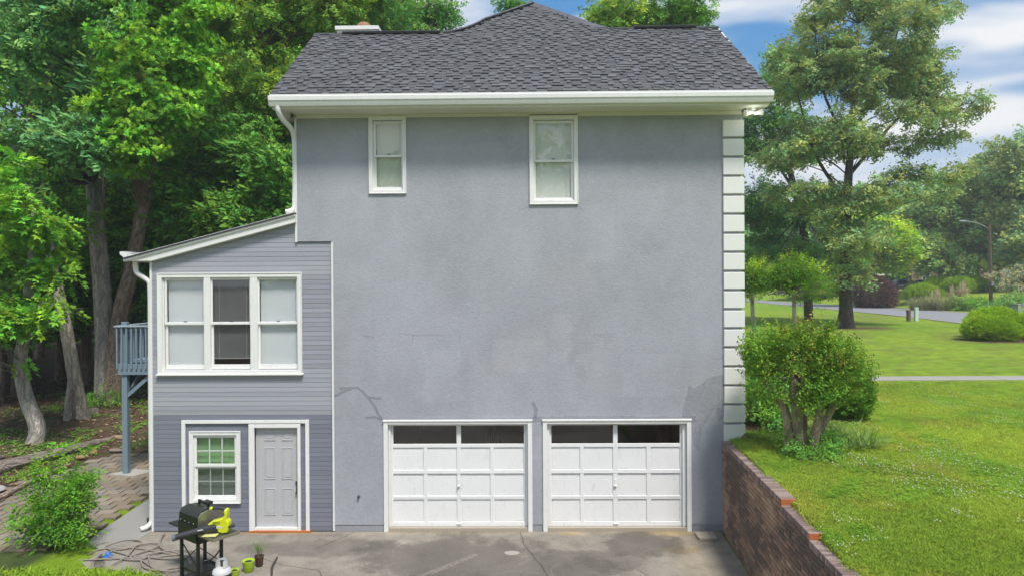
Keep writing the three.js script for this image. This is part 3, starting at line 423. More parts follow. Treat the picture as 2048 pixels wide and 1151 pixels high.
// eave: frieze, soffit, fascia, gutter, downspouts, lights
{
  hp('frieze', merge([bx(-4.54, -3.061, 8.375, 8.44, -0.01, 0.03, 0.004), bx(-2.309, 0.189, 8.375, 8.44, -0.01, 0.03, 0.004), bx(1.161, 4.45, 8.37, 8.44, -0.01, 0.03, 0.004), bx(-4.54, 4.45, 8.41, 8.44, 0.028, 0.05, 0.006)]), M.cream);
  for (const [a, b] of [[0.0, 0.20], [0.205, 0.40], [0.405, 0.53]]) hp('soffit_board', bx(-4.80, 4.80, 8.44, 8.455, a, b, 0.003), M.cream);
  hp('soffit_board', merge([bx(4.441, 4.80, 8.44, 8.455, -0.6, -0.003)]), M.cream); hp('soffit_board', merge([bx(-4.80, -4.541, 8.44, 8.455, -0.6, -0.003)]), M.cream);
  hp('fascia', merge([bx(-4.83, 4.83, 8.43, 8.68, 0.53, 0.555, 0.004), bx(4.80, 4.83, 8.43, 8.70, -0.6, 0.53), bx(-4.83, -4.80, 8.43, 8.70, -0.6, 0.53)]), M.whiteB);
  const gp = [[0.556, 8.47], [0.64, 8.47], [0.66, 8.52], [0.665, 8.545], [0.685, 8.57], [0.69, 8.645], [0.675, 8.66], [0.665, 8.65], [0.672, 8.60], [0.645, 8.545], [0.635, 8.49], [0.57, 8.49], [0.57, 8.655], [0.556, 8.655]];
  const g = ext(gp.map(([z, y]) => [-z, y]), 9.72); g.rotateY(Math.PI / 2); g.translate(-4.86, 0, 0); g.scale(1, 1, 1);
  const caps = [-4.865, 4.855].map((x) => { const c = ext([[-0.556, 8.47], [-0.64, 8.47], [-0.69, 8.58], [-0.69, 8.66], [-0.556, 8.66]], 0.01); c.rotateY(Math.PI / 2); c.translate(x, 0, 0); return c; });
  hp('gutter', merge([g, ...caps].map(uvm)), M.white);
  hp('drip_edge', merge([bx(-4.86, 4.86, 8.676, 8.70, 0.5, 0.62, 0.004)]), M.whiteB);
  const sq = (pts, w, d) => merge(pts.slice(1).map((p, i) => bar(pts[i], p, w, d)));
  const pipe = (pts, r) => { const g = tube(pts, pts.map(() => r), 10, 5); return g; };
  hp('downspout', merge([pipe([[-4.70, 8.49, 0.60], [-4.70, 8.38, 0.58], [-4.66, 8.26, 0.45], [-4.59, 8.14, 0.2], [-4.585, 8.02, 0.02], [-4.585, 7.6, -0.05], [-4.60, 6.75, -0.06], [-4.61, 6.56, -0.04], [-4.68, 6.50, 0.0], [-4.76, 6.485, 0.02]], 0.052)]), M.white);
  hp('gutter', merge([(() => { const q = ext([[-7.96, 5.55], [-8.02, 5.53], [-8.05, 5.60], [-8.11, 5.64], [-8.11, 5.70], [-7.96, 5.70]], 5.6, [], 0.003); q.translate(0, 0, -5.5); return uvm(q); })()]), M.white);
  hp('downspout', merge([pipe([[-7.90, 5.55, -0.10], [-7.90, 5.42, -0.10], [-7.87, 5.28, -0.10], [-7.72, 5.17, -0.11], [-7.63, 5.08, -0.12], [-7.615, 4.95, -0.12], [-7.615, 3.5, -0.12], [-7.615, 1.6, -0.12]], 0.052), pipe([[-7.617, 1.65, -0.12], [-7.617, 0.9, -0.12], [-7.617, 0.35, -0.12], [-7.625, 0.16, -0.10], [-7.68, 0.09, -0.02], [-7.76, 0.075, 0.04]], 0.048)]), M.white);
  const fl = new THREE.Group(); fl.name = 'flood_light'; house.add(fl); fl.userData.label = 'twin white flood light under the eave';
  hp('light_base', merge([cyl(4.60, 8.395, 0.27, 0.055, 0.06, 0.045, 20)]), M.whiteB, fl); hp('light_arm', merge([bar([4.6, 8.40, 0.27], [4.53, 8.35, 0.29], 0.02), bar([4.6, 8.40, 0.27], [4.68, 8.36, 0.29], 0.02)]), M.steel, fl);
  for (const s of [-1, 1]) { const c = lathe([[0, -0.09], [0.03, -0.09], [0.035, -0.03], [0.062, 0.05], [0.062, 0.075], [0.0, 0.06]], 18); c.rotateZ(s * 0.5 + (s < 0 ? 2.2 : -1.9)); c.translate(4.6 + s * 0.10, 8.335, 0.30); hp('lamp_head', c, std({ color: [0.85, 0.85, 0.85], roughness: 0.3, emissive: new THREE.Color(1, 0.98, 0.95), emissiveIntensity: 0.15 }), fl); }
  const nl = new THREE.Group(); nl.name = 'camera_fitting'; house.add(nl); hp('camera_bracket', bx(-4.60, -4.56, 8.34, 8.44, 0.10, 0.18, 0.01), M.dark, nl); hp('camera_lens', lathe([[0, 0], [0.05, 0], [0.055, 0.05], [0.03, 0.09], [0, 0.09]], 16, -4.58, 8.27, 0.16), std({ color: [0.25, 0.2, 0.15], roughness: 0.5 }), nl);
}
const eaveLamp = new THREE.PointLight(new THREE.Color(1, 0.98, 0.94), 0.10, 2.5); eaveLamp.position.set(4.58, 8.27, 0.36); eaveLamp.castShadow = true; eaveLamp.shadow.radius = 3; scene.add(eaveLamp);

// main roof: a front slope with a hip peak rising from its middle, each shingle tab a piece
{
  const sl = 0.743, PZ = (y) => 0.6 - (y - 8.70) / sl, PY = (z) => 8.70 + (0.6 - z) * sl;
  const KL = [-1.80, 10.95], KR = [2.06, 11.05], PK = [0.34, 12.37], EL = [-4.83, 8.70], ER = [4.83, 8.70], RL = [-4.85, 10.93], RR = [4.70, 11.06];
  const outline = [EL, ER, RR, KR, PK, KL, RL];
  const roof = new THREE.Group(); roof.name = 'roof'; house.add(roof);
  const base = std({ color: [0.06, 0.06, 0.068], map: T.speck, roughness: 0.95 });
  const quad = (...p) => { const a = []; for (let i = 1; i + 1 < p.length; i++) a.push(...p[0], ...p[i], ...p[i + 1]); const g = new THREE.BufferGeometry(); g.setAttribute('position', new THREE.Float32BufferAttribute(a, 3)); g.computeVertexNormals(); return uvm(g); };
  const P = ([x, y], d = -0.05) => [x, y + d, PZ(y)];
  // smooth hip curves at the two knees
  const hipL = new THREE.QuadraticBezierCurve(new THREE.Vector2(-1.80, 10.95), new THREE.Vector2(-1.25, 10.98), new THREE.Vector2(-0.85, 11.53)).getPoints(6).map((v) => [v.x, v.y]), hipR = new THREE.QuadraticBezierCurve(new THREE.Vector2(1.4, 11.5), new THREE.Vector2(1.85, 11.09), new THREE.Vector2(2.3, 11.06)).getPoints(6).map((v) => [v.x, v.y]);
  const top = [RL, [-2.2, 10.945], ...hipL.slice(1), PK, ...hipR, RR];
  { const pts = []; for (let i = 0; i + 1 < top.length; i++) pts.push(quad(P([top[i][0], 8.7]), P([top[i + 1][0], 8.7]), P(top[i + 1]), P(top[i]))); pts.push(quad(P(EL), P([RL[0] , 8.7]), P(RL)), quad(P([RR[0], 8.7]), P(ER), P(RR))); hp('roof_deck', merge(pts), base, roof); }
  const zr = PZ(10.95), zk = PZ(12.37);
  hp('rear_slope', merge([
    quad([-4.85, 10.9, zr], [4.7, 10.98, zr], [4.83, 8.65, -5.5], [-4.83, 8.65, -5.5]),
    quad([PK[0], PK[1] - 0.03, zk], [KL[0], KL[1] - 0.03, zr], [-5.2, 8.68, -5.6], [-5.2, 8.68, -14.4], [PK[0], PK[1] - 0.03, -14.4]),
    quad([PK[0], PK[1] - 0.03, zk], [PK[0], PK[1] - 0.03, -14.4], [5.1, 8.68, -14.4], [5.1, 8.68, -5.6], [KR[0], KR[1] - 0.03, PZ(11.05)]),
    quad([-5.2, 8.68, -14.4], [5.1, 8.68, -14.4], [PK[0], PK[1] - 0.03, -14.4])]), base, roof);
  hp('gable_end', merge([quad([-4.56, 8.4, 0.3], [-4.56, 10.75, zr], [-4.56, 8.4, -5.2]), quad([4.46, 8.4, 0.3], [4.46, 10.8, zr], [4.46, 8.4, -5.2])]), M.stuccoB, roof);
  hp('rake_trim', merge([bar([-4.84, 8.62, 0.58], [-4.86, 10.85, zr], 0.03, 0.14), bar([4.84, 8.62, 0.58], [4.71, 10.95, zr - 0.1], 0.03, 0.14)]), M.whiteB, roof);
  // tabs
  const topY = (x) => { for (let i = 0; i + 1 < top.length; i++) if (x >= top[i][0] && x <= top[i + 1][0]) return lerp(top[i][1], top[i + 1][1], (x - top[i][0]) / (top[i + 1][0] - top[i][0])); return x < 0 ? RL[1] : RR[1]; };
  const rightX = (y) => lerp(4.85, RR[0] + 0.015, clamp((y - 8.7) / (RR[1] - 8.7))), r = rng(77), dy = 0.0855, ang = Math.atan(sl);
  const up = new THREE.Vector3(0, Math.sin(ang), -Math.cos(ang)), nn = new THREE.Vector3(0, Math.cos(ang), Math.sin(ang));
  const tab = (x0, x1, y, yTop, lift, thick) => {        // a slab lying on the slope, its butt edge at height y
    const zb = PZ(y), zt = PZ(yTop), lo = lift, hi = lift * 0.35, v = [[x0, y, zb, lo - thick], [x1, y, zb, lo - thick], [x1, yTop, zt, hi - thick], [x0, yTop, zt, hi - thick], [x0, y, zb, lo], [x1, y, zb, lo], [x1, yTop, zt, hi], [x0, yTop, zt, hi]].map(([a, b, c, n]) => [a + nn.x * n, b + nn.y * n, c + nn.z * n]);
    const p = []; for (const f of [[4, 5, 6, 7], [0, 1, 5, 4], [0, 4, 7, 3], [1, 2, 6, 5]]) for (const k of [0, 1, 2, 0, 2, 3]) p.push(...v[f[k]]);
    const g = new THREE.BufferGeometry(); g.setAttribute('position', new THREE.Float32BufferAttribute(p, 3)); g.computeVertexNormals(); return uvm(g);
  };
  const tone = [0.085, 0.099, 0.112, 0.125, 0.138, 0.152].map((k, i) => [k * (i % 3 === 1 ? 1.03 : 1), k * 1.015, k * (i % 3 === 0 ? 1.12 : 1.08)]);
  const mats = tone.map((c) => std({ color: c, map: T.speck, bumpMap: T.bump, bumpScale: 0.004, roughness: 0.95 }));
  const bulk = mats.map(() => []) ; let count = 0;
  for (let row = 0; row < 46; row++) {
    const y = 8.70 + row * dy; let x = -4.86 - r() * 0.1, tooth = r() < 0.5;
    while (x < 4.9) {
      const w = tooth ? 0.08 + r() * 0.17 : 0.06 + r() * 0.13; let a = Math.max(x, -4.86), b = Math.min(x + w, rightX(y)); x += w; tooth = !tooth || r() < 0.18;
      if (b - a < 0.015) continue; const ty = Math.min(topY(a + 0.001), topY(b - 0.001), topY((a + b) / 2)); if (y > ty - 0.01) continue;
      const yt = Math.min(y + dy * 1.25, ty + 0.012), g = tab(a, b, y, yt, tooth ? 0.032 : 0.010, tooth ? 0.032 : 0.010), k = Math.min(5, Math.floor((tooth ? 0.22 + r() * 0.8 : r() * 0.62) * 6));
      if (count < 298) { hp('shingle', g, mats[k], roof); count++; } else bulk[k].push(g);
    }
  }
  bulk.forEach((l, i) => { if (l.length) hp('shingles', merge(l), mats[i], roof).userData.kind = 'stuff'; });
  // ridge caps, ridge vents, hip caps
  const cap = std({ color: [0.15, 0.15, 0.175], map: T.speck, roughness: 0.95 });
  const capRun = (pts, w, dyy) => { for (let i = 0; i + 1 < pts.length; i++) { const [a, b] = [pts[i], pts[i + 1]], n = Math.max(1, Math.round(Math.hypot(b[0] - a[0], b[1] - a[1]) / 0.26)); for (let k = 0; k < n; k++) { const p = (t) => { const x = lerp(a[0], b[0], t), y = lerp(a[1], b[1], t); return [x, y + dyy, PZ(y) - 0.03]; }; hp('ridge_cap', bar(p(k / n), p((k + 1.08) / n), 0.035, w), cap, roof); } } };
  capRun([RL, [-4.1, 10.935]], 0.2, 0.0); capRun([...hipL, PK], 0.16, 0.015); capRun([PK, ...hipR], 0.16, 0.015); capRun([[2.3, 11.06], [2.75, 11.05]], 0.2, 0.0); capRun([[4.15, 11.06], RR], 0.2, 0.0);
  for (const [a, b] of [[-4.18, -1.88], [2.72, 4.18]]) { const y = topY((a + b) / 2); hp('ridge_vent', merge([bx(a, b, y - 0.02, y + 0.035, PZ(y) - 0.12, PZ(y) + 0.10, 0.005)]), std({ color: [0.012, 0.012, 0.014], roughness: 0.9 }), roof); hp('ridge_cap', merge([bx(a - 0.01, b + 0.01, y + 0.036, y + 0.056, PZ(y) - 0.15, PZ(y) + 0.06, 0.005)]), cap, roof); }
}
{ // chimney
  const c = new THREE.Group(); c.name = 'chimney'; house.add(c);
  const boards = []; for (let y = 0.1; y < 12.55; y += 0.16) boards.push(bx(-5.49, -4.34, y, y + 0.15, -8.1, -7.05, 0.006));
  hp('chimney_siding', merge(boards), M.whiteB, c).userData.kind = 'stuff';
  hp('chimney_trim', merge([bx(-5.58, -4.25, 12.72, 12.84, -8.2, -6.95, 0.01), bx(-5.53, -4.30, 12.60, 12.72, -8.15, -7.0, 0.01), bx(-4.48, -4.325, 0.1, 12.6, -7.2, -7.035), bx(-5.505, -5.36, 0.1, 12.6, -7.2, -7.035)]), M.white, c);
  hp('chimney_core', bx(-5.47, -4.36, 0, 12.7, -8.08, -7.08), M.whiteB, c);
  hp('flue_pot', lathe([[0.30, 0], [0.25, 0.02], [0.24, 0.16], [0.21, 0.24], [0.13, 0.31], [0, 0.33]], 24, -4.84, 12.84, -7.6), std({ color: [0.42, 0.22, 0.13], map: T.speck, bumpMap: T.bump, bumpScale: 0.01, roughness: 0.9 }), c);
}

// ---------------------------------------------------------------- brick retaining wall
{
  const w = thing('brick_retaining_wall', 'brown brick retaining wall stepping down beside the driveway below the lawn', 'retaining wall', [4.03, 0, 0.03], -0.062);
  const steps = [[0.0, 3.85, 1.83], [3.85, 5.02, 1.742], [5.02, 6.25, 1.655], [6.25, 7.45, 1.567], [7.45, 8.7, 1.48]];
  const mortar = std({ color: [0.44, 0.38, 0.30], map: T.speck, bumpMap: T.bump, bumpScale: 0.004, roughness: 1 }), r = rng(5);
  mesh('mortar_core', merge(steps.map(([a, b, t]) => bx(0.010, 0.205, -0.1, t - 0.008, a + 0.002, b - 0.004))), mortar, w);
  const bm = (c) => std({ color: c, map: T.speck, bumpMap: T.bump, bumpScale: 0.005, roughness: 0.95 });
  const tones = [[0.15, 0.105, 0.082], [0.23, 0.148, 0.105], [0.32, 0.20, 0.135], [0.41, 0.26, 0.165], [0.49, 0.34, 0.21]].map(bm), capT = [[0.25, 0.17, 0.15], [0.30, 0.21, 0.185], [0.21, 0.145, 0.135], [0.36, 0.27, 0.235]].map(bm), orange = bm([0.52, 0.15, 0.045]);
  const bg = [0, 1, 2].map((i) => uvm(new RoundedBoxGeometry(0.06, 0.064 - i * 0.001, 0.197 - i * 0.003, 1, 0.005))), cg = [0, 1].map((i) => uvm(new RoundedBoxGeometry(0.22 - i * 0.006, 0.1, 0.069 - i * 0.003, 1, 0.006)));
  const all = [];
  for (const [a, b, t] of steps) for (let k = 0; ; k++) {
    const y = t - 0.1 - 0.0045 - 0.0375 - k * 0.0757; if (y < -0.03) break;
    for (let z = Math.floor(a / 0.208) * 0.208 + (k % 2) * 0.104; z < b; z += 0.208) { if (z < a - 0.11 || z > b - 0.02 || z < 0.08) continue; all.push([z, y]); }
  }
  const seen = all.map(([z, y]) => ({ z, y, v: (y - 4.97) / (14.11 - z) > -0.42 ? (z + 0.4 * y) : -99 })).sort((p, q) => q.v - p.v), bulk = tones.map(() => []);
  seen.forEach((b, i) => {
    const n = fbm(b.z * 0.9, b.y * 1.4, 3, 0, 301) + (r() - 0.5) * 0.34 + (b.y < 0.5 ? 0.12 : 0) - (b.y > 1.1 && b.z > 0.3 ? 0.08 : 0) + (b.z < 0.35 ? 0.15 : 0), k = Math.min(4, Math.max(0, Math.floor((n - 0.24) * 8.2))), x = 0.026 + (r() - 0.5) * 0.006, g = bg[Math.floor(r() * 3)];
    if (i < 205) { const m = mesh('brick', g, tones[k], w); m.position.set(x, b.y, b.z); m.rotation.y = (r() - 0.5) * 0.015; } else bulk[k].push(at(g, x, b.y, b.z));
  });
  bulk.forEach((l, i) => { if (l.length) mesh('bricks', merge(l), tones[i], w).userData.kind = 'stuff'; });
  for (const [a, b, t] of steps) { const n = Math.round((b - a) / 0.0775); for (let i = 0; i < n; i++) { if (a > 6.3 && i % 1) continue; const z = a + (i + 0.5) * (b - a) / n, last = i === n - 1; const m = mesh('brick', cg[i % 2], capT[Math.floor(r() * 4)], w); m.position.set(0.1 + (r() - 0.5) * 0.006, t - 0.05 + (r() - 0.5) * 0.003, z); if (last) { const f = mesh('brick', bx(-0.008, 0.208, t - 0.098, t - 0.004, b - 0.035, b + 0.004, 0.004), orange, w); f.userData.label = 'bare orange brick end'; } } }
  mesh('earth_stop', merge([ext([[0, 1.7], [0.3, 1.7], [0.3, 1.86], [0.22, 1.93], [0.0, 1.84]], 0.06).translate(0.24, 0, -0.06)]), tones[3], w);
}

// ---------------------------------------------------------------- deck on a post behind the wing
{
  const d = thing('wooden_deck', 'blue grey painted wooden deck on a tall post behind the siding wing', 'deck', [-10.43, 0, -4.15]);
  const bl = std({ color: [0.20, 0.285, 0.34], map: T.wood, roughness: 0.7 }), ft = std({ color: [0.50, 0.475, 0.42], map: T.speck, roughness: 0.9 });
  mesh('footing', flat([[-0.42, 0.1], [0.35, 0.28], [0.62, -0.22], [0.0, -0.42]].reverse(), 0.10, 0.3), ft, d);
  mesh('post', bx(-0.07, 0.07, 0.08, 4.08, -0.07, 0.07, 0.006), bl, d);
  mesh('rim_board', merge([bx(-0.15, 2.86, 2.70, 2.99, 0.0715, 0.11, 0.004), bx(-0.15, -0.11, 2.70, 2.99, -3.2, 0.07, 0.004)]), bl, d);
  for (let i = 0; i < 12; i++) mesh('deck_board', bx(-0.16, 2.86, 3.0, 3.028, -0.05 - (i + 1) * 0.145, -0.055 - i * 0.145, 0.003), bl, d);
  mesh('top_rail', merge([bx(-0.22, 2.86, 3.95, 3.99, 0.02, 0.17, 0.005), bx(-0.22, -0.08, 3.95, 3.99, -3.2, 0.018, 0.005), bx(-0.15, 2.86, 3.86, 3.948, 0.0, 0.04)]), std({ color: [0.36, 0.45, 0.49], map: T.wood, roughness: 0.7 }), d);
  const bg = bx(-0.02, 0.02, 2.85, 3.945, 0.111, 0.15, 0.003); for (let i = 0; i < 23; i++) mesh('baluster', bg, bl, d).position.x = -0.15 + i * 0.127;
  const sg = bx(-0.20, -0.16, 2.85, 3.945, -0.02, 0.02, 0.003); for (let i = 0; i < 20; i++) mesh('baluster', sg, bl, d).position.z = -0.1 - i * 0.155;
  mesh('brace', bar([0.03, 2.12, 0.02], [0.75, 2.74, 0.02], 0.09, 0.04), bl, d); mesh('brace', bar([0.0, 2.12, -0.05], [0.0, 2.74, -0.85], 0.04, 0.09), bl, d);
  mesh('post', bx(-0.07, 0.07, 0.3, 3.98, -3.27, -3.13, 0.006), bl, d);
  const c = thing('deck_chair', 'dark blue grey slatted chair standing on the deck behind the balusters', 'chair', [-9.75, 3.03, -5.0], 0.5);
  const cm = std({ color: [0.10, 0.13, 0.16], roughness: 0.6 }), bk = std({ color: [0.03, 0.035, 0.045], roughness: 0.6 });
  mesh('seat', bx(-0.26, 0.26, 0.38, 0.42, -0.25, 0.25, 0.008), bk, c); for (let i = 0; i < 4; i++) mesh('slat', bar([-0.19 + i * 0.127, 0.42, -0.22], [-0.19 + i * 0.127, 0.98, -0.38], 0.09, 0.02), cm, c);
  for (const [x, z] of [[-0.23, 0.22], [0.23, 0.22], [-0.23, -0.22], [0.23, -0.22]]) mesh('leg', bar([x, 0, z], [x, 0.38, z * 0.95], 0.045), cm, c); for (const s of [-1, 1]) mesh('arm', bx(s * 0.29 - 0.045, s * 0.29 + 0.045, 0.6, 0.625, -0.28, 0.25, 0.006), cm, c);
}

// ---------------------------------------------------------------- logs, rocks, small things on the ground
const barkM = (c, k = 0.03) => std({ color: c, map: T.bark, bumpMap: T.barkB, bumpScale: k, roughness: 0.95 });
const B = { grey: barkM([0.68, 0.61, 0.54]), brown: barkM([0.56, 0.42, 0.33], 0.05), dark: barkM([0.19, 0.15, 0.115]), pale: barkM([0.60, 0.52, 0.43]), myrtle: barkM([0.40, 0.31, 0.215], 0.012), log: barkM([0.40, 0.33, 0.28]) };
tag(mesh('fallen_log', merge([tube([[-13.8, 0.36, -2.2], [-13.55, 0.33, -3.8], [-13.2, 0.32, -5.2], [-12.95, 0.29, -6.6], [-12.78, 0.27, -7.6]], [0.27, 0.21, 0.15, 0.12, 0.07], 14, 8, 0.16, 3), tube([[-13.65, 0.45, -3.2], [-13.75, 0.55, -3.7], [-13.8, 0.5, -4.3]], [0.12, 0.1, 0.05], 9, 5, 0.2, 4)]), B.log), 'thick weathered grey fallen log at the back edge of the paver patio', 'log');
tag(mesh('fallen_log', tube([[-12.0, 0.12, -0.6], [-12.12, 0.14, -2.0], [-12.3, 0.17, -3.4], [-12.35, 0.18, -4.8]], [0.075, 0.07, 0.055, 0.03], 10, 6, 0.15, 6), B.brown), 'thin dark branch lying in front of the thick log', 'branch');
function rock(x, y, z, s, c, label, seed) { const g = new THREE.IcosahedronGeometry(1, 2), p = g.attributes.position; for (let i = 0; i < p.count; i++) { const k = 0.8 + 0.45 * vn3(p.getX(i) * 1.4 + seed, p.getY(i) * 1.4, p.getZ(i) * 1.4, seed); p.setXYZ(i, p.getX(i) * k * s[0], p.getY(i) * k * s[1], p.getZ(i) * k * s[2]); } g.computeVertexNormals(); g.translate(0, s[1] * 0.55, 0); const m = mesh('rock', clean(g), std({ color: c, map: T.speck, bumpMap: T.bump, bumpScale: 0.01, roughness: 0.95 })); m.position.set(x, y, z); tag(m, label, 'rock'); }
rock(-12.75, 0.2, -7.75, [0.22, 0.09, 0.15], [0.45, 0.31, 0.20], 'flat tan rock at the far tip of the thick log', 2);
rock(-12.45, 0.16, -6.0, [0.12, 0.08, 0.11], [0.48, 0.25, 0.12], 'orange rock just below the middle of the thick log', 4);
rock(-12.5, 0.16, -5.5, [0.13, 0.06, 0.09], [0.50, 0.32, 0.17], 'small orange rock behind the tip of the leafy shrub', 7);
rock(-12.0, 0.14, -6.4, [0.2, 0.06, 0.12], [0.36, 0.30, 0.24], 'grey brown flat rock between the log and the deck post', 9);
rock(-12.75, 0.12, -2.35, [0.35, 0.10, 0.28], [0.48, 0.48, 0.44], 'pale grey slab of stone between the two logs', 11);
tag(mesh('stepping_stone', bx(3.42, 3.78, 0.004, 0.062, 0.26, 0.62, 0.008), std({ color: [0.46, 0.385, 0.30], map: T.speck, bumpMap: T.bump, bumpScale: 0.005, roughness: 0.95 })), 'square tan concrete paver lying by the house corner and brick wall', 'paver').rotation.y = 0.02;
tag(mesh('rubber_strip', tube([[-4.5, 0.02, 1.40], [-4.47, 0.02, 1.62], [-4.43, 0.02, 1.85], [-4.33, 0.02, 2.15]], [0.017, 0.022, 0.022, 0.018], 8, 5), M.dark), 'short dark rubber strip lying on the driveway right of the pots', 'strip');
tag(mesh('drain_pipe', merge([tube([[-7.95, 0.06, -0.55], [-7.85, 0.06, -0.62], [-7.70, 0.07, -0.66]], [0.05, 0.05, 0.045], 12, 4)]), M.black), 'short black drain pipe on the concrete beside the white downspout', 'pipe');
{ // garden hose: loops laid on the concrete
  const loops = [[[-8.1, 1.5], [-7.78, 1.50], [-7.38, 1.45], [-7.0, 1.40], [-6.77, 1.38], [-6.46, 1.27], [-6.2, 1.3], [-6.15, 1.42], [-6.37, 1.47], [-6.66, 1.45], [-6.95, 1.34], [-7.23, 1.32], [-7.47, 1.21], [-7.73, 1.07], [-7.98, 0.87], [-7.92, 0.69], [-7.81, 0.55], [-7.65, 0.53], [-7.48, 0.57], [-7.42, 0.64], [-7.43, 0.80], [-7.52, 0.97], [-7.71, 1.04], [-7.74, 1.16], [-7.63, 1.33], [-7.44, 1.42], [-7.21, 1.51], [-6.92, 1.55], [-6.69, 1.74], [-6.48, 1.88], [-6.29, 1.92], [-6.05, 1.85], [-5.95, 1.6], [-6.2, 1.36], [-6.49, 1.23], [-6.84, 1.12], [-7.13, 1.00], [-7.41, 0.92], [-7.68, 0.93], [-7.91, 0.95], [-8.02, 1.02], [-8.08, 1.15], [-8.07, 1.28]],
    [[-7.33, 1.74], [-7.29, 1.60], [-7.28, 1.45], [-7.32, 1.21], [-7.39, 0.95], [-7.38, 0.80], [-7.23, 0.72], [-7.07, 0.73], [-6.97, 0.82], [-6.99, 0.97], [-7.08, 1.09], [-7.17, 1.26], [-7.20, 1.38], [-7.16, 1.47], [-7.03, 1.52], [-6.9, 1.44], [-6.95, 1.3], [-6.7, 1.15], [-6.3, 1.1], [-6.0, 1.3], [-6.0, 1.7], [-6.33, 2.01], [-6.56, 1.95], [-6.72, 1.85], [-6.87, 1.65], [-7.0, 1.42]],
    [[-7.19, 0.19], [-7.13, 0.43], [-7.02, 0.70], [-6.88, 0.95], [-6.71, 1.10], [-6.50, 1.20], [-6.1, 1.5], [-5.9, 1.9], [-6.2, 2.06], [-6.52, 1.93], [-6.69, 1.69], [-6.86, 1.42]]];
  const path = loops.map((L, k) => tube(L.map(([x, z], i) => [x, 0.016 + 0.014 * k + 0.02 * vn(i * 0.9, k * 5.1, 0, 0, 9), z]), [0.0155, 0.0155], 8, 4));
  tag(mesh('garden_hose', merge(path), std({ color: [0.25, 0.215, 0.185], roughness: 0.7 })), 'grey brown garden hose lying in loose tangled loops left of the grill', 'hose');
  const c = thing('blue_cap', 'small bright blue plastic cap lying within the hose loops', 'cap', [-7.70, 0.0, 1.27]);
  const bm = std({ color: [0.02, 0.16, 0.50], roughness: 0.4 }); mesh('dome', lathe([[0, 0.085], [0.035, 0.075], [0.05, 0.04], [0.052, 0.0]], 20), bm, c); mesh('flange', lathe([[0.05, 0.012], [0.085, 0.01], [0.085, 0.0], [0.05, 0.0]], 20), bm, c);
}
{ // grill: back towards the left, right end with its folding shelf towards the camera
  const g = thing('gas_grill', 'black gas grill on four legs holding a leaf blower on its side shelf', 'grill', [-5.52, 0, 2.18], -0.62);
  // local x along the firebox from left to right, local z from the hinge side to the front (towards the viewer's left)
  const lidM = std({ color: [0.035, 0.042, 0.032], metalness: 0.55, roughness: 0.28 }), endM = std({ color: [0.28, 0.275, 0.25], metalness: 0.8, roughness: 0.38 }), bk = std({ color: [0.012, 0.013, 0.012], roughness: 0.4 });
  const prof = [[-0.27, 0.86], [-0.27, 0.98], [-0.24, 1.12], [-0.15, 1.20], [0.06, 1.225], [0.20, 1.20], [0.245, 1.13], [0.255, 0.86]];
  const lid = ext(prof.map(([z, y]) => [-z, y]), 0.56, [], 0.012); lid.rotateY(Math.PI / 2); lid.translate(-0.28, 0, 0); mesh('lid', uvm(lid), lidM, g);
  for (const x of [-0.305, 0.282]) { const e = ext(prof.map(([z, y]) => [-z * 0.96, (y - 0.86) * 0.96 + 0.865]), 0.022, [], 0.006); e.rotateY(Math.PI / 2); e.translate(x, 0, 0); mesh('end_plate', uvm(e), endM, g); }
  mesh('firebox', bx(-0.27, 0.27, 0.66, 0.86, -0.23, 0.23, 0.03), bk, g); mesh('rear_panel', bx(-0.28, 0.28, 0.70, 0.98, 0.262, 0.272, 0.004), bk, g);
  for (let i = 0; i < 4; i++) mesh('rivet', new THREE.SphereGeometry(0.009, 8, 6).translate(-0.2 + i * 0.135, 1.02, 0.268), M.steel, g);
  mesh('handle', merge([bar([-0.2, 1.265, -0.06], [0.12, 1.265, -0.06], 0.03), bar([-0.18, 1.20, -0.06], [-0.18, 1.265, -0.06], 0.03), bar([0.10, 1.20, -0.06], [0.10, 1.265, -0.06], 0.03), bx(-0.02, 0.16, 1.255, 1.30, -0.12, 0.0, 0.01)]), bk, g);
  mesh('thermometer', cyl(0.16, 1.21, 0.03, 0.035, 0.035, 0.02, 18), M.steel, g);
  mesh('side_shelf', merge([bx(0.32, 0.76, 0.845, 0.87, -0.23, 0.24, 0.006)]), std({ color: [0.10, 0.105, 0.08], metalness: 0.5, roughness: 0.35 }), g); mesh('shelf_rim', merge([bx(0.32, 0.77, 0.83, 0.875, 0.241, 0.262, 0.004), bx(0.761, 0.78, 0.83, 0.875, -0.23, 0.262, 0.004)]), std({ color: [0.30, 0.27, 0.19], metalness: 0.6, roughness: 0.45 }), g);
  mesh('side_shelf', bx(-0.66, -0.31, 0.845, 0.87, -0.23, 0.24, 0.006), bk, g);
  for (const [x, z] of [[-0.26, 0.22], [0.26, 0.22], [-0.26, -0.2], [0.26, -0.2]]) { mesh('leg', bar([x, 0.0, z], [x, 0.68, z], 0.045), bk, g); }
  mesh('bottom_shelf', merge([bx(-0.26, 0.26, 0.16, 0.175, -0.2, 0.22), bar([-0.26, 0.19, 0.22], [0.26, 0.19, 0.22], 0.02), bar([-0.26, 0.19, -0.2], [0.26, 0.19, -0.2], 0.02)]), bk, g);
  mesh('cross_brace', merge([bar([-0.26, 0.62, 0.22], [0.26, 0.25, 0.22], 0.014), bar([-0.26, 0.25, 0.225], [0.26, 0.62, 0.225], 0.014), bar([0.262, 0.62, 0.2], [0.262, 0.25, -0.2], 0.014)]), bk, g);
  for (const x of [-0.30, 0.30]) { const wh = new THREE.CylinderGeometry(0.085, 0.085, 0.035, 20); wh.rotateZ(Math.PI / 2); wh.translate(x, 0.085, -0.2); mesh('wheel', clean(wh), bk, g); }
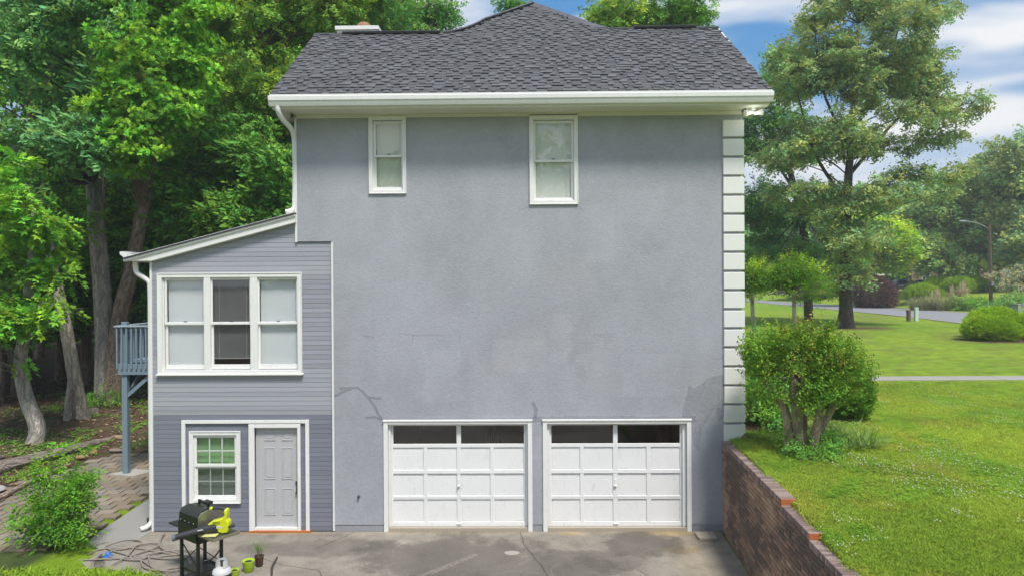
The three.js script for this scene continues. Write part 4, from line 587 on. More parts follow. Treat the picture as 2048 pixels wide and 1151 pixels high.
  mesh('gas_line', tube([[0.35, 0.80, -0.15], [0.52, 0.62, -0.05], [0.50, 0.45, 0.12], [0.44, 0.44, 0.22]], [0.012, 0.012], 8, 6), bk, g);
}
{ // leaf blower lying on the shelf, its tube towards the left
  const b = thing('leaf_blower', 'bright yellow green leaf blower with a black tube lying on the grill shelf', 'leaf blower', [-5.05, 0.878, 2.52], 0.03);
  const yl = std({ color: [0.58, 0.62, 0.015], roughness: 0.42 }), bk = std({ color: [0.035, 0.035, 0.042], roughness: 0.42 });
  const body = ext([[-0.02, 0.03], [0.05, 0.0], [0.13, 0.01], [0.165, 0.08], [0.16, 0.19], [0.125, 0.235], [0.135, 0.32], [0.13, 0.385], [0.095, 0.40], [0.07, 0.36], [0.085, 0.30], [0.05, 0.255], [-0.03, 0.225], [-0.13, 0.20], [-0.19, 0.155], [-0.16, 0.125], [-0.05, 0.135]], 0.11, [], 0.016); body.translate(0, 0, -0.055); mesh('body', uvm(body), yl, b);
  const tubeG = tube([[-0.70, -0.02, 0.18], [-0.52, 0.02, 0.14], [-0.30, 0.065, 0.085], [-0.06, 0.11, 0.055]], [0.048, 0.05, 0.055, 0.058], 18, 5); mesh('blower_tube', tubeG, bk, b); mesh('tube_mouth', tube([[-0.715, -0.024, 0.183], [-0.66, -0.012, 0.172]], [0.051, 0.051], 18, 2), std({ color: [0.13, 0.14, 0.17], roughness: 0.5 }), b);
  mesh('tube_print', bx(-0.33, -0.24, 0.088, 0.102, 0.136, 0.142, 0.002).rotateZ(0.18).translate(0.02, 0.045, 0.002), M.white, b);
  mesh('handle_grip', merge([tube([[-0.13, 0.395, 0], [-0.06, 0.405, 0], [0.03, 0.40, 0], [0.085, 0.385, 0]], [0.02, 0.024, 0.026, 0.024], 12, 4), tube([[0.07, 0.385, 0], [0.065, 0.34, 0], [0.075, 0.29, 0]], [0.026, 0.024, 0.02], 12, 4)]), bk, b); mesh('handle_nose', lathe([[0, 0], [0.03, 0.005], [0.034, 0.04], [0.02, 0.05], [0, 0.05]], 14).rotateZ(0.9).translate(-0.135, 0.385, 0), yl, b);
  mesh('badge', bx(-0.045, 0.055, 0.088, 0.125, 0.070, 0.076, 0.004), std({ color: [0.55, 0.57, 0.42], roughness: 0.5 }), b); mesh('vent_grille', merge([0, 1, 2].map((i) => bx(-0.10, 0.02, 0.165 + i * 0.016, 0.171 + i * 0.016, 0.068, 0.0735))), bk, b); mesh('intake_ring', cyl(0.11, 0.045, 0, 0.07, 0.07, 0.03, 20).rotateZ(0).translate(0.06, 0.05, 0), bk, b);
  const l = tag(mesh('instruction_card', bx(-5.36, -5.13, 0.8765, 0.8785, 2.55, 2.70).translate(0.08, 0.0, 0.02), std({ color: [0.62, 0.58, 0.22], roughness: 0.7 })), 'pale yellow card lying on the grill shelf under the blower', 'card'); l.rotation.y = 0;
}
{ // propane tank
  const t = thing('propane_tank', 'light grey propane tank on the ground in front of the grill', 'gas tank', [-4.99, 0, 2.62]);
  const gm = std({ color: [0.55, 0.555, 0.56], roughness: 0.4 });
  mesh('tank_body', lathe([[0, 0.03], [0.10, 0.03], [0.145, 0.07], [0.152, 0.14], [0.152, 0.25], [0.14, 0.30], [0.10, 0.335], [0.05, 0.35], [0, 0.352]], 36), gm, t); mesh('label_band', lathe([[0.1535, 0.15], [0.1535, 0.245], [0.1515, 0.246]], 36), std({ color: [0.03, 0.03, 0.045], roughness: 0.5 }), t);
  mesh('label_badge', cyl(0, 0, 0, 0.03, 0.03, 0.004, 20).rotateX(Math.PI / 2).translate(0, 0.2, 0.152).rotateY(0.75), std({ color: [0.62, 0.42, 0.12], roughness: 0.5 }), t);
  const collar = new THREE.CylinderGeometry(0.095, 0.10, 0.12, 30, 1, true, 0.6, Math.PI * 1.55); collar.translate(0, 0.40, 0); mesh('collar', merge([clean(collar), (() => { const c = new THREE.CylinderGeometry(0.091, 0.096, 0.12, 30, 1, true, 0.6, Math.PI * 1.55); c.translate(0, 0.40, 0); return clean(c); })()]), std({ color: [0.55, 0.555, 0.56], roughness: 0.4, side: THREE.DoubleSide }), t);
  mesh('valve', merge([cyl(0, 0.35, 0, 0.02, 0.02, 0.08, 12), cyl(0, 0.43, 0, 0.03, 0.03, 0.02, 12)]), M.dark, t); mesh('foot_ring', lathe([[0.10, 0], [0.105, 0], [0.105, 0.05], [0.10, 0.05]], 30), gm, t);
}
function pot(name, pos, r, h, col, label) { const p = thing(name, label, 'plant pot', pos); mesh('pot_body', lathe([[0, 0.004], [r * 0.74, 0.004], [r * 0.98, h * 0.9], [r * 1.04, h * 0.9], [r * 1.06, h], [r * 0.96, h], [r * 0.93, h * 0.9], [0, h * 0.86]], 24), std({ color: col, roughness: 0.5 }), p); mesh('soil', lathe([[0, h * 0.9], [r * 0.6, h * 0.89], [r * 0.94, h * 0.87]], 18), std({ color: [0.04, 0.03, 0.022], roughness: 1 }), p); return p; }
const lime = [0.36, 0.52, 0.02];
const pots = [pot('plant_pot', [-4.90, 0, 2.33], 0.085, 0.18, lime, 'lime green plant pot nearest the propane tank'), pot('plant_pot', [-4.80, 0, 1.98], 0.105, 0.20, lime, 'lime green plant pot in the middle of the three pots'), pot('plant_pot', [-4.70, 0, 1.74], 0.08, 0.19, [0.09, 0.035, 0.03], 'dark red brown plant pot at the right of the lime green pots')];

// ---------------------------------------------------------------- foliage
function leafShape(kind) {                              // one leaf in its own plane: base at 0, tip at +y, length 1
  const a = []; const fan = (pts) => { for (let i = 0; i + 1 < pts.length; i++) a.push(0, 0.05, 0.0, ...pts[i], ...pts[i + 1]); };
  if (kind === 'star') { const P = []; const lobes = [[-2.15, 0.55], [-1.12, 0.86], [0, 1.0], [1.12, 0.86], [2.15, 0.55]]; lobes.forEach(([t, l], i) => { if (i) P.push([Math.sin(t - 0.52) * 0.34, 0.28 + Math.cos(t - 0.52) * 0.30, 0.03]); P.push([Math.sin(t) * l * 0.68, 0.30 + Math.cos(t) * l * 0.70, -0.10 * l]); }); P.unshift([-0.08, 0.0, 0]); P.push([0.08, 0.0, 0]); for (let i = 0; i + 1 < P.length; i++) a.push(0, 0.28, 0.02, ...P[i + 1], ...P[i]); return a; }
  if (kind === 'oval') { const L = [[0, 0, 0], [0.2, 0.25, 0.05], [0.24, 0.55, 0.06], [0, 1, -0.05]], Rr = L.map(([x, y, z]) => [-x, y, z]); for (const s of [L, Rr]) a.push(...s[0], ...s[1], ...s[2], ...s[0], ...s[2], ...s[3]); return a; }
  if (kind === 'blade') { a.push(-0.035, 0, 0, 0.035, 0, 0, 0.03, 0.55, 0.1, -0.035, 0, 0, 0.03, 0.55, 0.1, -0.03, 0.55, 0.1, -0.03, 0.55, 0.1, 0.03, 0.55, 0.1, 0, 1, 0.32); return a; }
  a.push(0, 0, 0, 0.3, 0.45, 0.07, 0, 1, -0.04, 0, 0, 0, 0, 1, -0.04, -0.3, 0.45, 0.07); return a;      // a plain folded leaf
}
function spray(kind, n, leaf, len, seed, flatness = 0.5) {   // a twig along +z carrying n leaves
  const r = rng(seed), base = leafShape(kind), out = [], m = new THREE.Matrix4(), q = new THREE.Quaternion(), v = new THREE.Vector3(), e = new THREE.Euler();
  for (let i = 0; i < n; i++) {
    const t = (i + 0.5) / n, side = i % 2 ? 1 : -1, s = leaf * (0.65 + 0.6 * r());
    e.set(-Math.PI / 2 * (0.35 + 0.9 * r() * flatness) + (r() - 0.5) * 1.0, side * (0.5 + 1.0 * r()), (r() - 0.5) * 1.6, 'YXZ'); q.setFromEuler(e); q.premultiply(new THREE.Quaternion().setFromEuler(new THREE.Euler(0, side * 0.9 * r(), 0)));
    m.compose(new THREE.Vector3(side * len * (0.06 + 0.26 * r()), (r() - 0.5) * len * 0.34, t * len), q, new THREE.Vector3(s, s, s));
    for (let k = 0; k < base.length; k += 3) { v.set(base[k], base[k + 1], base[k + 2]).applyMatrix4(m); out.push(v.x, v.y, v.z); }
  }
  const g = new THREE.BufferGeometry(); g.setAttribute('position', new THREE.Float32BufferAttribute(out, 3)); g.computeVertexNormals(); return g;
}
const leafM = (c, tr = 0.38) => phys({ color: c, roughness: 0.95, specularIntensity: 0.2, transmission: tr, thickness: 0, side: THREE.DoubleSide });
function crown(name, clumps, geo, mat, parent, o = {}) {   // clumps [x, y, z, rx, ry, rz]; sprays laid over and through each clump
  const { per = 60, size = 1, seed = 1, droop = 0.35, hole = 0.40, tint = 0.85, rise = 0, shell = 0.5, freq = 1.2 } = o, r = rng(seed * 7919 + 13), ms = [], cs = [];
  const f = new THREE.Vector3(), u = new THREE.Vector3(), s = new THREE.Vector3(), d = new THREE.Vector3();
  for (const [x, y, z, rx, ry, rz] of clumps) {
    const n = Math.round(1.8 * per * Math.pow(rx * ry * rz, 2 / 3) / (size * size)), tn = 1 + (r() - 0.5) * 0.3;
    for (let i = 0; i < n; i++) {
      const ph = r() * 6.2832, cz = r() * 2 - 1, sz = Math.sqrt(1 - cz * cz); d.set(sz * Math.cos(ph), cz, sz * Math.sin(ph));
      const rad = shell + (1 - shell) * Math.sqrt(r()), px = x + d.x * rx * rad, py = y + d.y * ry * rad, pz = z + d.z * rz * rad;
      if (vn3(px * freq / size, py * freq * 1.3 / size, pz * freq / size, seed) < hole) continue;
      f.set(d.x + (r() - 0.5) * 1.1, d.y * 0.5 + (r() - 0.5) * 0.7 - droop + rise, d.z + (r() - 0.5) * 1.1).normalize(); u.set((r() - 0.5) * 0.9, 1, (r() - 0.5) * 0.9);
      s.crossVectors(u, f).normalize(); u.crossVectors(f, s); const k = size * (0.65 + 0.7 * r());
      ms.push([s.x * k, s.y * k, s.z * k, 0, u.x * k, u.y * k, u.z * k, 0, f.x * k, f.y * k, f.z * k, 0, px, py, pz, 1]);
      const b = tn * (1 + (r() - 0.5) * tint), y2 = (r() - 0.5) * tint * 0.7; cs.push([clamp(b * (1 + y2), 0, 2), b, clamp(b * (1 - y2), 0, 2)]);
    }
  }
  const im = new THREE.InstancedMesh(geo, mat, ms.length); shadows(im); im.name = name; const m = new THREE.Matrix4(), c = new THREE.Color();
  ms.forEach((a, i) => { m.fromArray(a); im.setMatrixAt(i, m); c.setRGB(...cs[i]); im.setColorAt(i, c); }); im.userData.kind = 'stuff'; (parent || scene).add(im); return im;
}
function clumpsIn(envs, seed, n = 10, k = 0.36) {         // uneven clumps filling a few envelopes [x, y, z, rx, ry, rz?]
  const r = rng(seed * 331 + 7), out = [];
  for (const [x, y, z, rx, ry, rz0] of envs) { const rz = rz0 ?? (rx + ry) / 2.2; for (let i = 0; i < n; i++) { const ph = r() * 6.283, cz = r() * 1.9 - 0.95, sz = Math.sqrt(1 - cz * cz), q = 0.35 + 0.55 * Math.sqrt(r()), s = k * (0.7 + 0.7 * r()); out.push([x + rx * q * sz * Math.cos(ph), y + ry * q * cz, z + rz * q * sz * Math.sin(ph), Math.max(rx * s, 0.2), Math.max(Math.min(ry, rx * 1.1) * s * 0.75, 0.16), Math.max(rz * s, 0.2)]); } }
  return out;
}
function limbs(trunk, clumps, r0, seed, from = 0.35) {    // limbs from the upper trunk out into the clumps, with a few twigs in each
  const c = new THREE.CatmullRomCurve3(trunk.map((p) => new THREE.Vector3(p[0], p[1], p[2]))), r = rng(seed), out = [];
  clumps.forEach(([x, y, z, rx, ry, rz], i) => {
    let best = 1, bd = 1e9; for (let t = from; t <= 1; t += 0.04) { const p = c.getPoint(t), dy = y - p.y, d = Math.abs(dy - Math.hypot(x - p.x, z - p.z) * 0.45); if (d < bd) { bd = d; best = t; } }
    const a = c.getPoint(best), L = Math.hypot(x - a.x, y - a.y, z - a.z), rr = Math.min(r0 * 0.3, 0.015 + L * 0.009) * (1.2 - best * 0.5);
    if (L < 5.2 || i % 4 === 0 && L < 7) out.push(tube([[a.x, a.y, a.z], [lerp(a.x, x, 0.4) + (r() - 0.5) * L * 0.12, lerp(a.y, y, 0.5) + L * 0.04, lerp(a.z, z, 0.4) + (r() - 0.5) * L * 0.12], [x, y, z]], [rr, rr * 0.7, rr * 0.35], 5, 4));
    for (let k = 0; k < 3; k++) out.push(tube([[x, y, z], [x + (r() - 0.5) * rx, y + (r() - 0.2) * ry, z + (r() - 0.5) * rz], [x + (r() - 0.5) * 2 * rx, y + (r() - 0.2) * 1.5 * ry, z + (r() - 0.5) * 2 * rz]], [rr * 0.4, rr * 0.28, rr * 0.12], 4, 2));
  });
  return out;
}
const SP = {
  star: spray('star', 8, 0.21, 0.50, 1, 0.8), starB: spray('star', 9, 0.20, 0.50, 2, 0.7), oval: spray('oval', 12, 0.19, 0.6, 3, 0.7), plain: spray('plain', 16, 0.21, 0.75, 4, 0.7), crisp: spray('oval', 13, 0.27, 0.9, 14, 0.8), plainB: spray('plain', 26, 0.17, 1.0, 5, 0.6),
  small: spray('oval', 14, 0.055, 0.26, 6, 0.6), box: spray('plain', 16, 0.04, 0.16, 7, 0.5), shrub: spray('oval', 15, 0.085, 0.38, 8, 0.7), far: spray('plain', 16, 0.36, 1.3, 9, 0.6), hedge: spray('plain', 16, 0.09, 0.32, 10, 0.5), tip: spray('oval', 7, 0.05, 0.22, 12, 0.5),
};
const LM = { star: leafM([0.23, 0.49, 0.04], 0.3), blue: leafM([0.20, 0.42, 0.13], 0.25), dark: leafM([0.18, 0.40, 0.06], 0.3), mid: leafM([0.23, 0.46, 0.06], 0.32), yellow: leafM([0.31, 0.50, 0.07], 0.32), oak: leafM([0.37, 0.48, 0.18], 0.34), oakB: leafM([0.22, 0.44, 0.10], 0.34), lime: leafM([0.44, 0.62, 0.04], 0.35), box: leafM([0.16, 0.31, 0.03], 0.2), myrtle: leafM([0.20, 0.36, 0.04], 0.28), red: leafM([0.46, 0.42, 0.07], 0.3), shrub: leafM([0.26, 0.53, 0.05], 0.3), burgundy: leafM([0.15, 0.08, 0.07], 0.2), pale: leafM([0.48, 0.47, 0.27], 0.3), straw: leafM([0.55, 0.46, 0.31], 0.3), reed: leafM([0.32, 0.34, 0.16], 0.3), far: leafM([0.38, 0.52, 0.16], 0.34) };
function tree(name, label, category, o) {                 // trunk [[x, y, z]...] with radii; envelopes of the crown
  const [bx0, by0, bz0] = o.trunk[0], t = thing(name, label, category, [bx0, by0, bz0], 0, o.group), loc = (p) => [p[0] - bx0, p[1] - by0, p[2] - bz0, ...p.slice(3)];
  const tr = o.trunk.map(loc); tr[0] = [tr[0][0], -0.25, tr[0][2]];
  const cl = (o.clumps || clumpsIn(o.env, o.seed, o.n, o.k)).map(loc);
  const parts = [tube(tr, o.radii, o.seg || 12, 5, 0.07, o.seed)]; for (const e of o.extra || []) parts.push(tube(e.p.map(loc), e.r, 9, 5, 0.07, o.seed + 1));
  mesh('trunk', merge(parts), o.bark || B.grey, t); if (!o.noLimbs) mesh('limbs', merge(limbs(tr, cl, o.radii[0], o.seed, o.from)), o.limbBark || o.bark || B.grey, t).userData.kind = 'stuff';
  crown('crown', cl, o.spray || SP.plain, o.leaf || LM.mid, t, { seed: o.seed, ...o.f });
  return t;
}

// ---------------------------------------------------------------- the woods on the left
tree('sweetgum_tree', 'curved grey trunk with bright green star leaves at the far left, nearest the fallen log', 'tree', { trunk: [[-14.55, 0.33, -6.4], [-14.35, 0.77, -6.4], [-14.70, 1.66, -6.45], [-14.86, 2.7, -6.4], [-14.67, 3.9, -6.4], [-14.5, 5.2, -6.3], [-14.3, 6.6, -6.2]], radii: [0.27, 0.22, 0.20, 0.18, 0.15, 0.12, 0.07], bark: B.grey, env: [[-14.1, 6.4, -6.0, 1.2, 1.6, 1.3], [-14.7, 4.4, -5.9, 1.2, 1.1, 1.1], [-13.25, 4.3, -5.6, 0.55, 0.75, 0.6], [-15.0, 3.0, -5.6, 0.7, 0.5, 0.6], [-15.2, 8.2, -6.2, 1.3, 1.2, 1.2]], n: 8, k: 0.40, seed: 11, spray: SP.star, leaf: LM.star, f: { per: 85, size: 0.75, hole: 0.43, droop: 0.5, tint: 0.9 } });
tree('leaning_tree', 'pale trunk leaning left between the curved trunk and the tall grey trunk', 'tree', { trunk: [[-14.85, 0.32, -9.4], [-15.15, 1.85, -9.4], [-15.5, 3.9, -9.4], [-15.8, 5.3, -9.4], [-16.1, 7.0, -9.4], [-16.2, 9.0, -9.4]], radii: [0.26, 0.21, 0.19, 0.17, 0.15, 0.08], bark: B.pale, env: [[-16.6, 7.6, -9.6, 1.6, 1.5, 1.6]], n: 9, seed: 12, spray: SP.oval, leaf: LM.mid, f: { per: 55, hole: 0.42 } });
tree('tall_oak', 'tall straight grey trunk under dull blue green leaves, left of the deck', 'tree', { trunk: [[-15.81, 0.4, -12.1], [-15.78, 3.75, -12.1], [-15.98, 6.8, -12.1], [-16.12, 8.9, -12.1], [-16.04, 12.1, -12.1], [-15.9, 14.7, -12.1], [-15.8, 18, -12.1]], radii: [0.36, 0.31, 0.30, 0.27, 0.23, 0.19, 0.1], bark: B.grey, limbBark: B.dark, env: [[-15.6, 12.9, -9.6, 2.5, 2.2, 1.9], [-14.2, 9.6, -8.9, 1.35, 0.9, 1.1], [-16.9, 9.4, -9.4, 1.1, 1.3, 1.2], [-15.2, 16, -10.5, 2.6, 1.5, 2]], n: 13, k: 0.38, seed: 13, from: 0.5, spray: SP.oval, leaf: LM.blue, f: { per: 85, hole: 0.40, droop: 0.5 } });
tree('slanting_gum_tree', 'slanting red brown trunk with bright yellow green star leaves, just left of the wing roof', 'tree', { trunk: [[-15.4, 0.4, -11.9], [-15.07, 3.76, -11.9], [-14.61, 5.63, -11.9], [-14.17, 7.87, -11.9], [-13.93, 9.56, -11.9], [-13.65, 12, -11.9], [-13.5, 15.5, -11.9]], radii: [0.34, 0.28, 0.26, 0.24, 0.21, 0.16, 0.08], bark: B.brown, env: [[-12.9, 13.6, -9.9, 1.8, 1.9, 1.6], [-12.35, 11.0, -9.2, 1.25, 1.2, 1.2], [-12.5, 9.5, -8.7, 1.1, 0.65, 0.9], [-13.4, 16, -10.5, 2.0, 1.4, 1.8], [-13.4, 10.9, -9.0, 0.8, 0.9, 0.8], [-11.6, 14.9, -10.4, 1.1, 1.3, 1.2], [-11.5, 12.3, -10, 0.8, 0.8, 0.9]], n: 12, k: 0.40, seed: 14, from: 0.5, spray: SP.starB, leaf: LM.star, f: { per: 85, size: 0.9, hole: 0.38, droop: 0.55, tint: 0.9 } });
tree('forked_tree', 'dark forked trunk with crooked bare limbs at the far left behind the tall grey trunk', 'tree', { trunk: [[-20.4, 0.4, -14], [-19.9, 8.1, -14], [-19.56, 10.5, -14], [-19.85, 12.6, -14], [-20.2, 16, -14]], radii: [0.34, 0.28, 0.25, 0.2, 0.1], extra: [{ p: [[-19.6, 10.2, -14], [-18.7, 11.0, -13.9], [-18.1, 10.6, -13.8], [-17.2, 11.8, -13.6]], r: [0.16, 0.13, 0.1, 0.04] }, { p: [[-19.7, 11.8, -14], [-18.8, 14.2, -14], [-18.4, 17, -14]], r: [0.2, 0.16, 0.08] }], bark: B.dark, env: [[-19.5, 16, -14, 3.6, 2.6, 2.5], [-21, 12.8, -14, 2.2, 1.6, 2], [-18, 12.7, -14.2, 1.5, 1.2, 1.2]], n: 11, seed: 15, from: 0.45, spray: SP.oval, leaf: LM.mid, f: { per: 50, hole: 0.46 } });
tree('maple_tree', 'dark trunk under a rounded mid green crown behind the yellow green star leaves', 'tree', { trunk: [[-15.2, 0.5, -18], [-14.9, 8.5, -18], [-14.77, 12.2, -18], [-14.64, 14.5, -18], [-14.26, 19, -18]], radii: [0.36, 0.3, 0.26, 0.22, 0.1], bark: B.dark, env: [[-14.2, 16.2, -17, 2.6, 3.2, 2.4], [-13.2, 12.6, -16.6, 1.6, 1.2, 1.4]], n: 15, k: 0.34, seed: 16, spray: SP.starB, leaf: LM.mid, f: { per: 60, hole: 0.42, size: 1.05 } });
tree('ash_tree', 'slender trunk with spreading limbs and a pale yellow green crown left of the chimney', 'tree', { trunk: [[-11.6, 0.5, -15.5], [-11.3, 6.9, -15], [-10.88, 10.1, -15], [-10.65, 12.8, -15], [-10.85, 15, -15], [-10.6, 18.5, -15]], radii: [0.26, 0.22, 0.2, 0.18, 0.14, 0.07], extra: [{ p: [[-10.7, 13.2, -15], [-9.7, 15.0, -14.9], [-8.6, 16.6, -14.8], [-7.6, 18.2, -14.8]], r: [0.13, 0.1, 0.07, 0.03] }, { p: [[-10.7, 13.8, -15], [-11.5, 16, -15], [-11.7, 18.4, -15]], r: [0.12, 0.09, 0.04] }], bark: B.dark, env: [[-10.0, 16.4, -14.6, 2.5, 1.9, 2.0], [-8.4, 16.0, -14.6, 1.6, 1.5, 1.5], [-10.9, 13.4, -14.6, 1.6, 1.5, 1.5], [-9.0, 13.2, -14.4, 1.3, 1.2, 1.2], [-12.2, 17.6, -15, 1.6, 1.4, 1.4], [-7.1, 17.2, -14.8, 0.9, 1.0, 0.9]], n: 11, k: 0.36, seed: 17, spray: SP.plain, leaf: LM.yellow, f: { per: 68, hole: 0.42, size: 0.75 } });
tree('dogwood_tree', 'low dense dark green tree filling the space above the wing roof', 'tree', { trunk: [[-11, 0.5, -13.2], [-10.9, 4, -13.2], [-10.7, 7, -13.1], [-10.6, 10.8, -13]], radii: [0.18, 0.15, 0.12, 0.05], bark: B.dark, env: [[-11.1, 9.9, -13, 2.4, 1.6, 1.7], [-9.3, 9.3, -12, 1.3, 1.7, 1.2], [-12.7, 8.2, -13, 2.0, 1.2, 1.6], [-10.4, 7.4, -12.4, 2.4, 1.0, 1.4], [-8.3, 7.6, -12.4, 1.2, 1.2, 1.1]], n: 14, k: 0.34, seed: 18, from: 0.4, spray: SP.oval, leaf: LM.dark, f: { per: 80, hole: 0.36, size: 0.85, droop: 0.5 } });
tree('tulip_tree', 'tree with a loose green crown rising behind the white chimney', 'tree', { trunk: [[-6.6, 0.6, -18.5], [-6.6, 8, -18.5], [-6.5, 14, -18.4], [-6.55, 20, -18.3]], radii: [0.32, 0.27, 0.22, 0.1], bark: B.dark, extra: [{ p: [[-6.5, 14.8, -18.4], [-5.4, 16.4, -18.2], [-3.6, 17.0, -18]], r: [0.1, 0.07, 0.03] }], env: [[-5.9, 17.9, -18, 1.9, 1.5, 1.6], [-4.6, 17.0, -18, 1.3, 0.55, 1.1], [-3.7, 17.6, -18, 0.9, 0.55, 0.8], [-6.0, 16.4, -18, 1.3, 0.7, 1.0]], n: 11, k: 0.33, seed: 19, from: 0.6, spray: SP.plain, leaf: LM.oakB, f: { per: 70, hole: 0.44, size: 0.72 } });
const rear = (name, label, x, y, s, seed, leaf) => tree(name, label, 'tree', { trunk: [[x, 1.6, -27], [x + 0.2, 9, -27], [x, 16, -26.5], [x + 0.1, y + s, -26.4]], radii: [0.34, 0.28, 0.2, 0.06], bark: B.dark, env: [[x, y, -26, s * 1.15, s, s], [x - s * 0.6, y - s * 0.4, -26, s * 0.7, s * 0.6, s * 0.7], [x + s * 0.5, y - s * 0.5, -26, s * 0.7, s * 0.6, s * 0.7]], n: 10, k: 0.36, seed, from: 0.6, spray: SP.plain, leaf, f: { per: 60, hole: 0.44, size: 0.8 } });
rear('yard_tree', 'pale green treetop showing above the ridge right of the roof peak', 5.9, 20.9, 1.7, 21, LM.yellow);
rear('yard_tree', 'mid green treetop above the right end of the ridge, right of the pale treetop', 8.9, 21.0, 1.6, 22, LM.mid);
rear('yard_tree', 'small sprig of treetop peeping over the roof just left of the peak', -0.3, 21.0, 0.62, 23, LM.mid);
// the woods farther back: a few kinds, repeated
const woodsLabel = 'slender tree deep in the dark woods left of the house', woodsG = 'trees deep in the woods left of the house';
const tall = tree('woodland_tree', woodsLabel, 'tree', { group: woodsG, trunk: [[-22, 0.5, -19], [-21.9, 6, -19], [-22.1, 12, -19], [-22, 21, -19]], radii: [0.24, 0.2, 0.16, 0.06], bark: B.brown, env: [[-22, 15.5, -19, 3.6, 3.4, 3.2], [-21.2, 10.8, -18.6, 2.6, 1.8, 2.4], [-23, 20, -19, 2.6, 2.2, 2.4]], n: 13, k: 0.36, seed: 31, from: 0.4, spray: SP.far, leaf: LM.mid, f: { per: 42, hole: 0.42, size: 0.8 } });
const under = tree('understory_tree', 'low shade tree in the gloom of the woods left of the house', 'tree', { group: 'low trees in the gloom of the woods', trunk: [[-18.5, 0.5, -17], [-18.4, 2.4, -17], [-18.6, 5, -17], [-18.5, 7.5, -17]], radii: [0.11, 0.09, 0.07, 0.03], bark: B.dark, env: [[-18.5, 6.2, -17, 2.6, 1.6, 2.2], [-18.2, 4.2, -16.6, 2.2, 0.9, 1.9]], n: 11, k: 0.38, seed: 32, spray: SP.far, leaf: LM.dark, f: { per: 52, hole: 0.42, size: 0.6, droop: 0.45 } });
{
  const r = rng(8);
  for (const [x, z, s] of [[-19.2, -17.5, 0.9], [-17, -24, 1.05], [-12.5, -23, 1.0], [-8.5, -24, 0.95], [-22.5, -27, 1.1], [-30, -29, 1.2], [-16, -31, 1.15], [-10, -32, 1.1], [-26, -36, 1.25], [-18, -40, 1.25], [-11, -41, 1.2], [-40, -37, 1.4], [-32, -44, 1.4], [-22, -50, 1.4], [-48, -48, 1.6], [-36, -58, 1.6], [-14, -54, 1.4], [-24, -9, 0.95], [-29, -13, 1.1]]) copy(tall, 'woodland_tree', [x, H(x, z) - 0.05, z], r() * 6.28, [s * (0.9 + 0.2 * r()), s * (0.86 + 0.2 * r()) * (x / (14.14 - z) < -0.62 ? 0.5 : 1), s]);
  for (const [x, z, s] of [[-16.3, -19, 1.15], [-13.6, -17, 1.1], [-21.5, -16, 1.0], [-24.5, -19.5, 1.2], [-11.5, -19.5, 1.2], [-18.5, -24, 1.3], [-22.5, -23.5, 1.3], [-14.6, -25.5, 1.3], [-27, -27.5, 1.5], [-20.5, -31, 1.6], [-14.5, -34, 1.6], [-25.5, -33, 1.6], [-31, -35, 1.7], [-20, -12.5, 0.85], [-23, -11.5, 0.9], [-9, -18, 1.05], [-30, -20, 1.3], [-17.3, -44, 2.0], [-26, -44, 2.0], [-34, -50, 2.2], [-40, -44, 2.2], [-46, -40, 2.2], [-20, -58, 2.4], [-30, -62, 2.4]]) copy(under, 'understory_tree', [x, H(x, z) - 0.05, z], r() * 6.28, [s, s * (0.9 + 0.3 * r()), s]);
}
{ // bare slender trunks standing in the gloom, a broken stub
  const pole = tag(mesh('bare_trunk', tube([[0, -0.2, 0], [0.1, 3, 0], [-0.05, 6, 0.1], [0.1, 10, 0]], [0.15, 0.13, 0.11, 0.06], 10, 5, 0.08, 41), B.brown), 'thin bare trunk standing in the dark woods behind the tall grey trunk', 'tree', 'thin bare trunks in the dark woods');
  pole.position.set(-21.9, 0.55, -18.6);
  [[-19.6, -17.1, 1.0], [-20.6, -18.4, 0.8], [-24, -18, 1.2], [-18.2, -19.5, 0.9], [-23, -14.5, 0.9], [-17.0, -14.2, 0.7]].forEach(([x, z, s], i) => copy(pole, 'bare_trunk', [x, H(x, z), z], i * 1.3, [s, 1, s]));
  tag(mesh('broken_stub', tube([[-15.12, 0.2, -9.0], [-15.14, 0.9, -9.0], [-15.1, 1.5, -9.02], [-15.08, 2.0, -9.0]], [0.15, 0.12, 0.11, 0.05], 10, 4, 0.18, 44), B.pale), 'short broken grey trunk stub beside the leaning pale trunk', 'stump');
  tag(mesh('tree_stump', cyl(-15.05, 0.42, -10.2, 0.2, 0.17, 0.34, 14), B.pale), 'low cut stump between the stub and the tall grey trunk', 'stump');
}
function bush(name, label, category, env, o = {}) { const [x, y, z] = env[0], gy = o.y ?? H(x, z), t = thing(name, label, category, [x, gy, z], 0, o.group), cl = clumpsIn(env, o.seed, o.n || 9, o.k || 0.42).map((c) => [c[0] - x, c[1] - gy, c[2] - z, ...c.slice(3)]), r = rng(o.seed + 3), st = []; for (let i = 0; i < (o.stems || 7); i++) { const c = cl[i % cl.length]; st.push(tube([[(r() - 0.5) * 0.2, -0.08, (r() - 0.5) * 0.2], [c[0] * 0.4 + (r() - 0.5) * 0.1, c[1] * 0.5, c[2] * 0.4], [c[0], c[1], c[2]]], [o.stem || 0.018, (o.stem || 0.018) * 0.7, (o.stem || 0.018) * 0.3], 5, 3)); } mesh('stems', merge(st), o.bark || B.dark, t).userData.kind = 'stuff'; crown('foliage', cl, o.spray || SP.shrub, o.leaf || LM.shrub, t, { seed: o.seed, size: 1, per: 90, hole: 0.34, ...o.f }); return t; }
